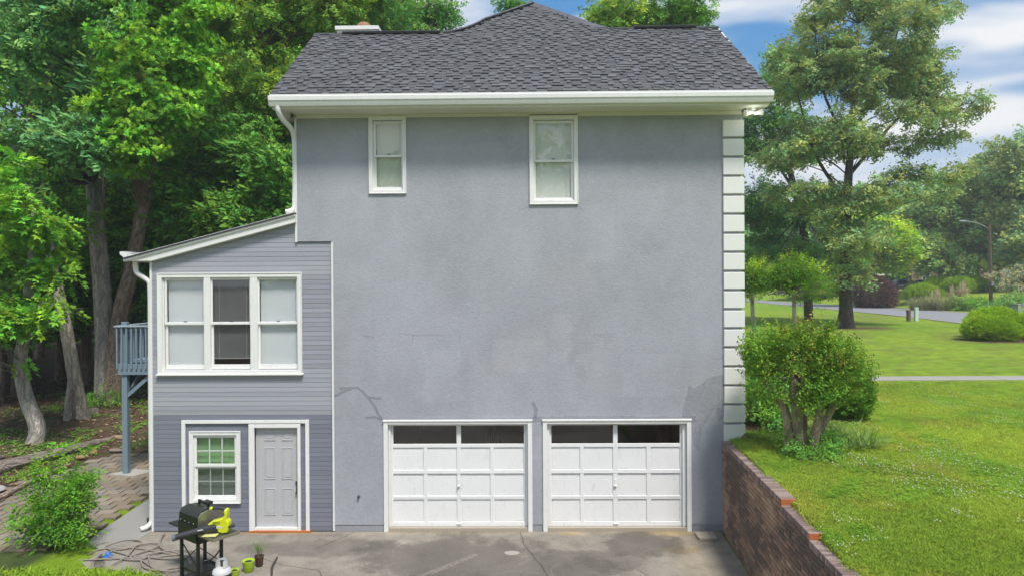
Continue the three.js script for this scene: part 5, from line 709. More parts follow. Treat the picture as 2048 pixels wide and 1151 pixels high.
bush('leafy_shrub', 'bright green leafy shrub on the pavers at the lower left', 'shrub', [[-8.85, 0.75, 0.85, 0.58, 0.6, 0.55], [-8.85, 1.22, 0.8, 0.46, 0.42, 0.42], [-9.25, 0.5, 0.9, 0.36, 0.3, 0.4], [-8.55, 0.45, 0.95, 0.36, 0.4, 0.4], [-8.85, 1.55, 0.8, 0.32, 0.34, 0.3], [-8.8, 1.0, 0.9, 0.5, 0.4, 0.5]], { seed: 51, n: 10, k: 0.38, y: 0, spray: SP.shrub, leaf: leafM([0.19, 0.42, 0.035], 0.42), f: { per: 150, size: 0.8, hole: 0.36, droop: 0.15, tint: 0.7, rise: 0.2 } });
bush('vine_clump', 'green leafy vine clump at the foot of the tall grey trunk', 'shrub', [[-15.35, 1.0, -11.3, 0.55, 0.6, 0.5], [-15.9, 0.7, -11.2, 0.6, 0.4, 0.5], [-16.4, 0.55, -10.6, 0.7, 0.3, 0.6]], { seed: 52, n: 8, leaf: LM.mid, f: { per: 95, size: 0.8 } });
// ground cover and leaf litter under the woods
{
  const r = rng(61), low = [], lit = [];
  for (let i = 0; i < 5200; i++) { const x = -12.7 - 10 * r() * r(), z = -2 - 16 * r(); if (fbm(x * 0.5, z * 0.5, 3, 0, 63) < 0.47) continue; low.push([x, H(x, z) + 0.03, z, 0.3]); }
  const geo = spray('oval', 9, 0.12, 0.34, 64, 0.9), put = (name, list, g, mat, tilt, tint, seed, patch = false) => { const im = new THREE.InstancedMesh(g, mat, list.length), m = new THREE.Matrix4(), q = new THREE.Quaternion(), c = new THREE.Color(), rr = rng(seed); shadows(im); im.name = name; list.forEach(([x, y, z, s], i) => { q.setFromEuler(new THREE.Euler((rr() - 0.5) * tilt, rr() * 6.28, (rr() - 0.5) * tilt, 'YXZ')); m.compose(new THREE.Vector3(x, y, z), q, new THREE.Vector3(s, s, s).multiplyScalar(0.7 + 0.6 * rr())); im.setMatrixAt(i, m); const pl = patch ? (fbm(x * 0.55 + 3, z * 0.55, 4, 0, 88) - 0.5) * 1.5 : 0, dry = patch && fbm(x * 1.3, z * 1.3 + 9, 4, 0, 89) > 0.60 ? 0.35 * rr() : 0, b = (1 + (rr() - 0.5) * tint) * (1 + pl * 0.45); c.setRGB(b * (1 + (rr() - 0.5) * tint * 0.5 + pl * 0.25 + dry), b * (1 - dry * 0.35), b * (1 + (rr() - 0.5) * tint * 0.3 + dry)); im.setColorAt(i, c); }); im.userData.kind = 'stuff'; scene.add(im); return im; };
  tag(put('ground_cover', low, geo, LM.shrub, 0.5, 0.7, 65), 'low green ground cover on the bank under the trees behind the log', 'ground cover'); scene.getObjectByName('ground_cover').children;
  for (let i = 0; i < 9000; i++) { const x = -8.6 - 15 * Math.pow(r(), 1.2), z = -19 + 18 * r(); if (x > -12.4 && z > -6.4 && r() < 0.93) continue; lit.push([x, Math.max(H(x, z), 0.02) + 0.03, z, 0.1]); }
  const leaf = new THREE.BufferGeometry(); leaf.setAttribute('position', new THREE.Float32BufferAttribute([-0.35, 0, 0, 0.1, 0.12, 0.5, 0, 0, -0.5, 0, 0, -0.5, 0.1, 0.12, 0.5, 0.4, 0.05, 0.05], 3)); leaf.computeVertexNormals();
  tag(put('fallen_leaves', lit, leaf, std({ color: [0.25, 0.165, 0.095], roughness: 0.95, side: THREE.DoubleSide }), 0.9, 1.0, 67), 'brown fallen leaves scattered under the trees and on the pavers', 'fallen leaves');
  // the lawns
  const tuft = (n, h, sp, seed) => { const q = rng(seed), L = []; for (let i = 0; i < n; i++) { const b = leafShape('blade'), a = q() * 6.28, s = h * (0.6 + 0.7 * q()), ox = (q() - 0.5) * sp, oz = (q() - 0.5) * sp, m = new THREE.Matrix4().makeTranslation(ox, 0, oz).multiply(new THREE.Matrix4().makeRotationY(a)).multiply(new THREE.Matrix4().makeRotationX(0.15 + q() * 0.75)).multiply(new THREE.Matrix4().makeScale(s * 2.2, s, s)), v = new THREE.Vector3(); for (let k = 0; k < b.length; k += 3) { v.set(b[k], b[k + 1], b[k + 2]).applyMatrix4(m); L.push(v.x, v.y, v.z); } } const g = new THREE.BufferGeometry(); g.setAttribute('position', new THREE.Float32BufferAttribute(L, 3)); g.computeVertexNormals(); return g; };
  const gM = leafM([0.315, 0.43, 0.045], 0.35), gr = [], gl = [], cov = [], fl = [];
  for (let i = 0; i < 110000; i++) {
    const t = Math.pow(r(), 1.7), z = 7.2 - t * 15.4, x = wallX(z) + 0.17 + (z < 0 ? 0.35 : 0) + r() * (5.5 + (7.2 - z) * 0.85); if (z > -9.4 && z < -8.4) continue;
    const n = fbm(x * 0.9, z * 0.9, 3, 0, 71); if (x < 6.2 && z < -0.8 && r() < 0.9) continue;
    (n > 0.56 && r() < 0.75 ? cov : gr).push([x, H(x, z) - 0.004, z, (n > 0.56 ? 0.8 : 1) * (0.8 + 0.5 * r())]);
    if (n > 0.46 && r() < 0.13 && fbm(x * 1.1, z * 1.1, 3, 0, 73) > 0.54 - 0.05 * r()) fl.push([x, H(x, z) + 0.045, z, 0.0072]);
  }
  for (let i = 0; i < 5200; i++) { const x = -9.2 + r() * 4.2, z = 2.0 + r() * 4; if (inPoly(x + 0.03, z - 0.05, slabPoly) || inPoly(x, z, apronPoly) || r() < 0.2) continue; gl.push([x, H(x, z) - 0.01, z, 1 + r() * 0.5]); }
  tag(put('lawn_grass', gr, tuft(10, 0.036, 0.17, 74), gM, 0.2, 0.55, 75, true), 'bright green mown grass on the lawn above the brick wall', 'grass');
  const cg = []; { const q = rng(76); for (let i = 0; i < 9; i++) { const b = leafShape('plain'), m = new THREE.Matrix4().makeTranslation((q() - 0.5) * 0.17, 0.015 + q() * 0.025, (q() - 0.5) * 0.17).multiply(new THREE.Matrix4().makeRotationY(q() * 6.28)).multiply(new THREE.Matrix4().makeRotationX(1.35)).multiply(new THREE.Matrix4().makeScale(0.036, 0.027, 0.02)), v = new THREE.Vector3(); for (let k = 0; k < b.length; k += 3) { v.set(b[k], b[k + 1], b[k + 2]).applyMatrix4(m); cg.push(v.x, v.y, v.z); } } }
  const cgg = new THREE.BufferGeometry(); cgg.setAttribute('position', new THREE.Float32BufferAttribute(cg, 3)); cgg.computeVertexNormals();
  tag(put('clover', cov, cgg, leafM([0.23, 0.41, 0.03], 0.35), 0.15, 0.5, 77, true), 'patches of low clover among the lawn grass right of the brick wall', 'clover');
  tag(put('clover_flowers', fl, new THREE.IcosahedronGeometry(1, 1), std({ color: [0.60, 0.60, 0.47], roughness: 0.9 }), 0.1, 0.2, 78), 'small white clover flowers dotting the lawn right of the crepe myrtle', 'flowers');
  tag(put('verge_grass', gl, tuft(11, 0.065, 0.18, 79), leafM([0.29, 0.44, 0.03], 0.35), 0.25, 0.6, 80), 'bright grass at the lower left edge of the driveway', 'grass');
  // little plants in the pots
  const potPlant = (p, n, h, seed, mat) => { const q = rng(seed), L = []; for (let i = 0; i < n; i++) { const b = leafShape('blade'), s = h * (0.5 + 0.6 * q()), m = new THREE.Matrix4().makeTranslation((q() - 0.5) * 0.07, 0.16 + q() * (h > 0.2 ? 0.14 : 0), (q() - 0.5) * 0.07).multiply(new THREE.Matrix4().makeRotationY(q() * 6.28)).multiply(new THREE.Matrix4().makeRotationX(0.1 + q() * 0.6)).multiply(new THREE.Matrix4().makeScale(s * 0.5, s, s)), v = new THREE.Vector3(); for (let k = 0; k < b.length; k += 3) { v.set(b[k], b[k + 1], b[k + 2]).applyMatrix4(m); L.push(v.x, v.y, v.z); } } const g = new THREE.BufferGeometry(); g.setAttribute('position', new THREE.Float32BufferAttribute(L, 3)); g.computeVertexNormals(); mesh('plant', g, mat, p); };
  potPlant(pots[0], 26, 0.1, 81, leafM([0.16, 0.2, 0.06])); potPlant(pots[1], 10, 0.1, 82, leafM([0.16, 0.13, 0.06])); potPlant(pots[2], 34, 0.34, 83, leafM([0.24, 0.36, 0.12])); mesh('stem', merge([bar([0, 0.14, 0], [-0.03, 0.4, 0.02], 0.008), bar([0.02, 0.14, 0], [0.05, 0.32, 0.0], 0.007)]), B.brown, pots[2]);
}

// ---------------------------------------------------------------- the front garden on the right
{ // crepe myrtle
  const t = thing('crepe_myrtle', 'multi trunk crepe myrtle with reddish tips beside the house corner above the brick wall', 'small tree', [5.15, 1.83, 1.1]);
  const L = (x, y, z) => [x - 5.15, y - 1.83, z - 1.1];
  const stem = (p, r, i) => mesh('trunk', tube(p.map((q) => L(...q)), r, 12, 5, 0.12, 90 + i), B.myrtle, t);
  stem([[4.96, 1.7, 1.15], [4.92, 2.2, 1.15], [4.88, 2.66, 1.1], [4.72, 2.9, 1.0], [4.5, 3.3, 0.9]], [0.115, 0.085, 0.075, 0.06, 0.03], 1);
  stem([[5.12, 1.7, 1.2], [5.08, 2.3, 1.2], [5.05, 2.7, 1.2], [4.98, 3.1, 1.2], [5.0, 3.6, 1.2]], [0.12, 0.095, 0.085, 0.055, 0.025], 2);
  stem([[5.22, 1.7, 1.12], [5.22, 2.3, 1.05], [5.26, 2.75, 1.0], [5.4, 3.3, 0.95]], [0.10, 0.09, 0.075, 0.03], 3);
  stem([[5.34, 1.7, 1.2], [5.36, 2.1, 1.25], [5.46, 2.6, 1.25], [5.50, 3.1, 1.2], [5.55, 3.6, 1.1]], [0.11, 0.09, 0.08, 0.055, 0.025], 4);
  stem([[5.38, 1.75, 1.1], [5.5, 2.2, 1.1], [5.72, 2.55, 1.05], [5.98, 3.0, 1.0], [6.2, 3.4, 0.9]], [0.10, 0.075, 0.065, 0.05, 0.025], 5);
  const env = [[4.62, 3.42, 1.0, 0.46, 0.5, 0.5], [5.1, 3.74, 1.2, 0.55, 0.55, 0.6], [5.1, 2.95, 1.45, 0.5, 0.3, 0.3], [5.65, 3.5, 1.0, 0.52, 0.48, 0.6], [5.0, 3.05, 1.35, 0.8, 0.32, 0.5], [5.75, 3.1, 1.3, 0.45, 0.3, 0.4], [6.25, 3.25, 0.9, 0.34, 0.3, 0.3], [4.4, 3.6, 1.2, 0.2, 0.35, 0.25]], cl = clumpsIn(env, 91, 11, 0.36).map((c) => [...L(c[0], c[1], c[2]), ...c.slice(3)]);
  mesh('limbs', merge(limbs([[0, 0.3, 0], [0, 0.8, 0.1], [0.1, 1.3, 0]], cl, 0.05, 92, 0.5)), B.myrtle, t).userData.kind = 'stuff';
  crown('crown', cl, SP.small, LM.myrtle, t, { per: 480, size: 0.9, seed: 93, hole: 0.34, droop: -0.1, rise: 0.5, tint: 0.8, freq: 3 });
  crown('new_shoots', clumpsIn([[4.6, 3.72, 1.05, 0.42, 0.34, 0.45], [5.1, 3.95, 1.25, 0.45, 0.34, 0.5], [5.55, 3.78, 1.05, 0.42, 0.32, 0.5], [5.2, 3.55, 1.65, 0.7, 0.3, 0.25]], 94, 10, 0.4).map((c) => [...L(c[0], c[1], c[2]), ...c.slice(3)]), SP.tip, LM.red, t, { per: 90, size: 0.9, seed: 95, hole: 0.40, droop: -0.4, rise: 1.0, tint: 0.8, freq: 3 });
}
bush('ivy_clump', 'dark low ivy clump round the foot of the crepe myrtle trunks', 'ground cover', [[5.2, 1.95, 1.45, 0.5, 0.16, 0.2], [5.5, 2.0, 1.2, 0.25, 0.2, 0.2]], { seed: 96, stems: 4, stem: 0.006, spray: SP.small, leaf: LM.dark, f: { per: 220, size: 0.8 } });
{ // daylilies
  const t = thing('daylily_clump', 'arching strappy daylily clump right of the crepe myrtle trunks', 'plant', [6.15, 1.84, 0.6]), r = rng(97), L = [];
  for (let i = 0; i < 420; i++) { const b = leafShape('blade'), s = 0.36 + 0.32 * r(), m = new THREE.Matrix4().makeTranslation((r() - 0.5) * 1.1, 0, (r() - 0.5) * 0.6).multiply(new THREE.Matrix4().makeRotationY(r() * 6.28)).multiply(new THREE.Matrix4().makeRotationX(0.3 + r() * 0.9)).multiply(new THREE.Matrix4().makeScale(s * 0.55, s, s)), v = new THREE.Vector3(); for (let k = 0; k < b.length; k += 3) { v.set(b[k], b[k + 1], b[k + 2]).applyMatrix4(m); L.push(v.x, v.y, v.z); } }
  const g = new THREE.BufferGeometry(); g.setAttribute('position', new THREE.Float32BufferAttribute(L, 3)); g.computeVertexNormals(); mesh('leaves', g, leafM([0.27, 0.40, 0.10]), t);
}
function ball(name, label, category, x, y, z, rx, ry, rz, o = {}) {   // a clipped shrub: dense skin of small sprays round a dark inside
  const gy = o.y ?? H(x, z), t = thing(name, label, category, [x, gy, z], 0, o.group), core = new THREE.IcosahedronGeometry(1, 3), p = core.attributes.position, sd = o.seed || 1, cl = [], r = rng(sd);
  const bump = (a, b, c) => 0.86 + 0.26 * vn3(a * 1.7 + sd, b * 1.7, c * 1.7, sd);
  for (let i = 0; i < p.count; i++) { const k = bump(p.getX(i), p.getY(i), p.getZ(i)) * 0.80, yy = p.getY(i); p.setXYZ(i, p.getX(i) * k * rx, Math.max(yy * k * ry, -ry * 0.86), p.getZ(i) * k * rz); }
  core.translate(0, y - gy, 0); core.computeVertexNormals(); mesh('inner_twigs', clean(core), std({ color: [0.14, 0.13, 0.06], roughness: 1 }), t);
  const n = o.n || 2200, ms = [], geo = o.spray || SP.box, im = new THREE.InstancedMesh(geo, o.leaf || LM.box, n), m = new THREE.Matrix4(), f = new THREE.Vector3(), u = new THREE.Vector3(), s = new THREE.Vector3(), c = new THREE.Color();
  for (let i = 0; i < n; i++) { const ph = r() * 6.283, cz = r() * 2 - 1, sz = Math.sqrt(1 - cz * cz), d = [sz * Math.cos(ph), cz, sz * Math.sin(ph)], k = bump(...d) * (0.78 + 0.24 * r()), S = (o.size || 1) * (0.7 + 0.6 * r()); f.set(d[0] + (r() - 0.5), d[1] * 0.8 + 0.35 + (r() - 0.5), d[2] + (r() - 0.5)).normalize(); u.set(r() - 0.5, 1, r() - 0.5); s.crossVectors(u, f).normalize(); u.crossVectors(f, s); m.set(s.x * S, u.x * S, f.x * S, d[0] * k * rx, s.y * S, u.y * S, f.y * S, y - gy + Math.max(d[1] * k * ry, -ry * 0.88), s.z * S, u.z * S, f.z * S, d[2] * k * rz, 0, 0, 0, 1); im.setMatrixAt(i, m); const b = 1 + (r() - 0.5) * 0.6; c.setRGB(b * (1 + (r() - 0.5) * 0.3), b, b); im.setColorAt(i, c); }
  shadows(im); im.name = 'foliage'; im.userData.kind = 'stuff'; t.add(im); return t;
}
ball('round_boxwood', 'round clipped dark green boxwood behind the crepe myrtle at its right', 'shrub', 7.55, 2.40, -2.2, 0.54, 0.58, 0.55, { seed: 101, n: 2600, size: 0.9 });
bush('foundation_shrub', 'dark green shrub against the side of the house just behind the white quoins', 'shrub', [[5.25, 2.7, -1.6, 0.55, 0.85, 0.7], [5.5, 2.3, -1.0, 0.5, 0.5, 0.5]], { seed: 102, n: 12, spray: SP.small, leaf: LM.dark, f: { per: 260, size: 1.3 } });
bush('foundation_shrub', 'tall dark shrub by the house side under the left clipped tree', 'shrub', [[6.35, 2.9, -5.0, 0.6, 1.1, 0.8]], { seed: 103, n: 12, spray: SP.small, leaf: LM.dark, f: { per: 200, size: 1.5 } });
bush('foundation_shrub', 'dark spreading shrub behind the crepe myrtle trunks', 'shrub', [[6.4, 2.35, -2.6, 0.8, 0.5, 0.7], [5.9, 2.2, -1.2, 0.5, 0.35, 0.5]], { seed: 104, n: 10, spray: SP.small, leaf: LM.dark, f: { per: 200, size: 1.3 } });
function lollipop(name, label, x, z, base, cy, r, seed) { const t = tree(name, label, 'small tree', { trunk: [[x, base, z], [x + 0.04, base + 0.8, z], [x - 0.03, cy - r * 0.7, z], [x, cy + r * 0.3, z]], radii: [0.085, 0.07, 0.065, 0.03], bark: B.grey, env: [[x, cy, z, r * 1.02, r * 0.85, r], [x + r * 0.2, cy + r * 0.35, z, r * 0.75, r * 0.6, r * 0.7]], n: 12, k: 0.42, seed, from: 0.5, spray: SP.small, leaf: leafM([0.17, 0.33, 0.035], 0.4), f: { per: 340, size: 1.15, hole: 0.33, droop: 0, rise: 0.25, tint: 0.6, freq: 2 } }); crown('new_shoots', clumpsIn([[0, cy - base + r * 0.55, 0, r * 0.75, r * 0.4, r * 0.7], [r * 0.45, cy - base + r * 0.25, r * 0.3, r * 0.5, r * 0.45, r * 0.5]], seed + 1, 9, 0.42), SP.tip, LM.lime, t, { per: 150, size: 1.3, seed: seed + 2, droop: -0.3, rise: 0.8, freq: 2, hole: 0.38 }); return t; }
lollipop('clipped_tree', 'small clipped tree with rounded yellow green crown on a bare stem, nearest the oak', 9.4, -10, 1.85, 4.98, 0.98, 111);
lollipop('clipped_tree', 'small clipped tree with a rounded crown half hidden by the white quoins', 8.3, -11, 1.85, 5.05, 0.86, 121);
bush('low_shrub', 'loose green shrub at the foot of the clipped tree nearest the oak', 'shrub', [[9.5, 3.0, -9.4, 0.75, 0.75, 0.7], [9.1, 2.5, -9.2, 0.7, 0.5, 0.6]], { seed: 131, n: 11, spray: SP.small, leaf: LM.myrtle, f: { per: 190, size: 1.4 } });
bush('low_shrub', 'dark green shrub beside the quoins below the left clipped tree', 'shrub', [[7.6, 2.95, -8.4, 0.5, 0.85, 0.5]], { seed: 132, n: 11, spray: SP.small, leaf: LM.dark, f: { per: 190, size: 1.4 } });
// the big trees by the street
tree('water_oak', 'large oak with a tall airy crown and a thick straight trunk on the front lawn', 'tree', { trunk: [[22.89, 1.8, -35.5], [22.9, 3.0, -35.5], [22.91, 5.2, -35.5], [22.96, 9.8, -35.5], [23.2, 13.3, -35.5], [23.45, 17, -35.5], [23.8, 22, -35.5], [24, 26, -35.5]], radii: [0.70, 0.45, 0.40, 0.34, 0.25, 0.18, 0.11, 0.05], bark: barkM([0.17, 0.13, 0.105], 0.06), limbBark: B.dark, extra: [{ p: [[22.95, 8.6, -35.5], [25.2, 10.6, -35.3], [28.2, 12.6, -35]], r: [0.13, 0.09, 0.04] }, { p: [[23.0, 10.6, -35.5], [20.8, 14.2, -35.6], [19.6, 18.5, -35.6]], r: [0.15, 0.10, 0.04] }, { p: [[23.2, 12.6, -35.5], [26.4, 16.4, -35.3], [29.2, 18.8, -35.2]], r: [0.14, 0.09, 0.04] }, { p: [[23.4, 15.4, -35.5], [26, 20.5, -35.6], [27.2, 25, -35.6]], r: [0.13, 0.09, 0.04] }, { p: [[23.3, 14.2, -35.5], [21.4, 19, -35.8], [21.0, 24, -36]], r: [0.13, 0.08, 0.04] }],
  env: [[24.3, 21.0, -35.2, 3.8, 3.6, 3.6], [27.6, 20.4, -35.5, 3.2, 2.6, 3.0], [20.7, 20.0, -35.6, 2.6, 2.8, 2.8], [29.4, 16.6, -35.2, 2.2, 2.4, 2.2], [26.4, 15.8, -34.6, 3.0, 2.0, 2.6], [22.4, 15.2, -34.2, 2.6, 2.2, 2.4], [19.6, 15.0, -36, 2.2, 1.9, 2.2], [28.6, 12.2, -35, 2.8, 1.5, 2.4], [24.8, 11.2, -34.2, 2.6, 1.2, 2.2], [20.6, 10.8, -35.6, 2.8, 1.5, 2.4], [23.2, 8.2, -34.8, 3.4, 1.1, 2.6], [26.6, 25.4, -35.5, 3.4, 2.4, 3.0], [22.6, 25.2, -35.8, 2.8, 2.2, 2.6], [22.6, 5.4, -35.1, 1.7, 1.4, 1.7], [24.2, 18.2, -33.9, 2.4, 1.6, 1.6]], n: 9, k: 0.36, seed: 141, from: 0.3, spray: SP.crisp, leaf: LM.oak, f: { per: 62, hole: 0.42, size: 0.85, droop: 0.2, freq: 0.75 } });
tree('shade_tree', 'darker leaning shade tree between the house corner and the big oak', 'tree', { trunk: [[24.6, 1.8, -46], [24.3, 8.7, -46], [23.45, 13, -46], [22.6, 16.4, -46], [22, 21, -46], [21.8, 25, -46]], radii: [0.38, 0.32, 0.27, 0.22, 0.14, 0.05], extra: [{ p: [[23.5, 12.8, -46], [21.4, 16.3, -46], [20.2, 20, -46]], r: [0.14, 0.09, 0.04] }], bark: B.dark, env: [[22.3, 21.5, -46, 2.8, 3.4, 2.8], [20.0, 17.5, -46, 2.8, 2.2, 2.6], [23.6, 17.6, -46, 2.8, 2.4, 2.6], [19.6, 11.8, -46, 3.4, 3.0, 3], [23.2, 11.5, -46, 3.2, 1.8, 3], [21.2, 7.4, -45.5, 4.4, 2.2, 3.6], [25.2, 7.0, -45, 2.6, 1.8, 2.4]], n: 11, k: 0.34, seed: 151, from: 0.3, spray: SP.crisp, leaf: LM.oakB, f: { per: 78, hole: 0.40, size: 0.95, droop: 0.2, freq: 0.8 } });
tree('lime_green_tree', 'bright yellow green tree behind the trunk of the big oak', 'tree', { trunk: [[47, 2.6, -80], [47, 6, -80], [47.2, 10, -80], [47, 13, -80]], radii: [0.3, 0.25, 0.18, 0.06], bark: B.dark, env: [[46.4, 10.6, -80, 4.5, 4.2, 4], [49.2, 9.4, -79, 2.3, 2.2, 2.4]], n: 16, k: 0.34, seed: 161, spray: SP.far, leaf: LM.lime, f: { per: 36, hole: 0.36, size: 1.15, freq: 0.8 } });
tree('distant_tree', 'dark blue green distant tree between the yellow green tree and the street lamp', 'tree', { trunk: [[66, 5, -110], [66, 9, -110], [66, 15, -110], [66, 20, -110]], radii: [0.5, 0.4, 0.3, 0.1], bark: B.dark, env: [[65.6, 15.8, -110, 5.8, 5.2, 5], [66.7, 8.8, -108, 5, 3.4, 4]], n: 15, k: 0.36, seed: 171, spray: SP.far, leaf: LM.oakB, f: { per: 34, hole: 0.34, size: 1.5, freq: 0.6 } });
tree('willow_oak', 'broad dense green tree behind the street lamp at the right', 'tree', { trunk: [[63.5, 3.6, -86], [63.4, 9, -86], [63, 15, -86], [62.6, 22, -86]], radii: [0.55, 0.45, 0.32, 0.08], bark: B.dark, env: [[62.4, 16, -85, 6.2, 5.4, 5], [57.6, 13.0, -85, 3.6, 4.6, 3.6], [65.6, 19.5, -85, 4.8, 4.6, 4.4], [64.5, 10.2, -84, 6.6, 3.6, 5], [58.8, 8.4, -83.5, 5.4, 3.0, 4]], n: 17, k: 0.30, seed: 181, spray: SP.far, leaf: LM.far, f: { per: 36, hole: 0.38, size: 1.2, freq: 0.7 } });
tree('willow_oak', 'tall tree at the far right edge rising above the broad tree by the lamp', 'tree', { trunk: [[66, 3.8, -78], [66, 10, -78], [65.6, 17, -78], [65.4, 24, -78]], radii: [0.5, 0.42, 0.3, 0.08], bark: B.dark, env: [[64.6, 18.6, -77, 5.4, 5.6, 5], [64.8, 11, -76, 5.0, 4.4, 4.4]], n: 18, k: 0.31, seed: 191, spray: SP.far, leaf: LM.oak, f: { per: 36, hole: 0.38, size: 1.15, freq: 0.7 } });
bush('pale_shrub', 'tall pale buff flowering shrub at the right edge beyond the street', 'shrub', [[52.6, 5.6, -60, 2.4, 2.0, 2], [53.5, 4.0, -59.6, 2.4, 1.4, 2]], { seed: 201, n: 12, stem: 0.06, spray: SP.hedge, leaf: LM.pale, f: { per: 60, size: 1.6, freq: 0.8 } });
bush('roadside_shrub', 'dark green shrub below the pale buff shrub at the right edge', 'shrub', [[51.6, 3.1, -58.6, 2.6, 1.3, 1.6], [49.6, 2.7, -58.8, 1.6, 0.9, 1.2]], { seed: 202, n: 12, stem: 0.05, spray: SP.hedge, leaf: LM.oakB, f: { per: 60, size: 1.4, freq: 0.8 } });
bush('roadside_shrub', 'light green shrub beside the ornamental grasses across the street', 'shrub', [[50.4, 2.7, -63.5, 1.9, 0.95, 1.4], [48.7, 2.6, -64, 1.4, 0.9, 1.2]], { seed: 203, n: 12, stem: 0.05, spray: SP.hedge, leaf: LM.shrub, f: { per: 60, size: 1.3, freq: 0.8 } });
bush('yellow_ground_cover', 'low yellow green ground cover in front of the utility posts across the street', 'ground cover', [[48.6, 2.15, -56.5, 2.4, 0.35, 0.7], [51.0, 2.2, -55, 2.0, 0.35, 0.7]], { seed: 204, n: 10, stem: 0.02, spray: SP.hedge, leaf: LM.lime, f: { per: 70, size: 0.9, freq: 1 } });
ball('burgundy_bush', 'large dark burgundy bush across the street in front of the brick house', 'shrub', 45.0, 3.5, -75.5, 2.5, 2.0, 2.2, { seed: 211, n: 1500, spray: SP.hedge, size: 1.9, leaf: LM.burgundy, y: H(45.0, -75.5) });
// clipped evergreen domes across the street
[[53.2, -79, 2.4, 1.02, 'leftmost large clipped yellow green dome hedge right of the parked cars'], [56.0, -81, 1.6, 1.1, 'small clipped dome half hidden behind the leftmost dome hedge'], [57.2, -78, 1.7, 0.95, 'clipped dome hedge behind the right tuft of pampas grass'], [59.3, -79, 1.6, 1.02, 'clipped dome hedge second from the street lamp pole'], [61.4, -78, 1.8, 0.95, 'rightmost clipped dome hedge behind the street lamp pole']].forEach(([x, z, rx, ry, label], i) => ball('dome_hedge', label, 'hedge', x, H(x, z) + ry * 0.8, z, rx, ry, rx * 0.8, { seed: 220 + i, n: 1500, spray: SP.hedge, size: 1.5, leaf: leafM([0.38, 0.56, 0.02], 0.35), group: 'clipped dome hedges across the street' }));
// pampas and reed clumps
function reeds(name, label, x, z, w, h, n, seed, mat, plume) {
  const t = thing(name, label, 'ornamental grass', [x, H(x, z), z]), r = rng(seed), L = [], P = [];
  for (let i = 0; i < n; i++) { const b = leafShape('blade'), s = h * (0.6 + 0.5 * r()), m = new THREE.Matrix4().makeTranslation((r() - 0.5) * w, 0, (r() - 0.5) * w * 0.5).multiply(new THREE.Matrix4().makeRotationY(r() * 6.28)).multiply(new THREE.Matrix4().makeRotationX(0.05 + r() * 0.55)).multiply(new THREE.Matrix4().makeScale(1.0, s, s)), v = new THREE.Vector3(); for (let k = 0; k < b.length; k += 3) { v.set(b[k], b[k + 1], b[k + 2]).applyMatrix4(m); L.push(v.x, v.y, v.z); } }
  const g = new THREE.BufferGeometry(); g.setAttribute('position', new THREE.Float32BufferAttribute(L, 3)); g.computeVertexNormals(); mesh('blades', g, mat, t).userData.kind = 'stuff';
  for (let i = 0; i < plume; i++) { const a = (r() - 0.5) * w * 0.8, k = h * (1.0 + 0.35 * r()); P.push(tube([[a, h * 0.3, 0], [a + (r() - 0.5) * 0.1, k * 0.85, (r() - 0.5) * 0.2], [a + (r() - 0.5) * 0.2, k + 0.35, (r() - 0.5) * 0.2]], [0.02, 0.11, 0.03], 6, 4)); } if (P.length) mesh('plumes', merge(P), LM.straw, t).userData.kind = 'stuff';
  return t;
}
reeds('reed_clump', 'brown green clump of tall reedy grass at the left by the far kerb', 46.0, -66.5, 2.6, 1.9, 420, 231, LM.reed, 0); reeds('reed_clump', 'dense grey green reedy grass clump at the right by the far kerb', 48.3, -65.0, 3.0, 2.0, 520, 232, LM.reed, 0);
reeds('pampas_grass', 'straw coloured dry pampas tuft against the leftmost dome hedge', 52.6, -75.5, 1.5, 1.2, 160, 233, LM.straw, 9); reeds('pampas_grass', 'straw coloured dry pampas tuft between two dome hedges', 56.0, -75.2, 1.2, 1.3, 150, 234, LM.straw, 8); reeds('pampas_grass', 'small straw pampas tuft at the right end of the leftmost dome hedge', 54.6, -75.4, 0.7, 1.1, 90, 235, LM.straw, 4);
// clipped yellow green bushes on the near lawn
ball('clipped_bush', 'large clipped yellow green bush on the front lawn at the right', 'shrub', 25.5, 2.40, -24.2, 1.28, 0.68, 1.1, { seed: 241, n: 4200, spray: SP.box, size: 1.5, leaf: leafM([0.34, 0.52, 0.02], 0.35) });
ball('clipped_bush', 'clipped yellow green bush standing behind the large one', 'shrub', 27.0, 2.6, -26.0, 1.5, 0.82, 1.1, { seed: 242, n: 3000, spray: SP.box, size: 1.5, leaf: leafM([0.36, 0.54, 0.02], 0.35) });
ball('clipped_bush', 'clipped yellow green bush cut by the right edge of the picture', 'shrub', 28.6, 2.45, -24.9, 1.3, 0.8, 1.1, { seed: 243, n: 3000, spray: SP.box, size: 1.5, leaf: leafM([0.34, 0.53, 0.02], 0.35) });
bush('golden_shrub', 'small golden leaved plant at the right edge beside the clipped bushes', 'shrub', [[27.6, 2.15, -23.6, 0.5, 0.3, 0.4]], { seed: 244, n: 7, stem: 0.01, spray: SP.small, leaf: leafM([0.42, 0.36, 0.04]), f: { per: 100, size: 1.4 } });
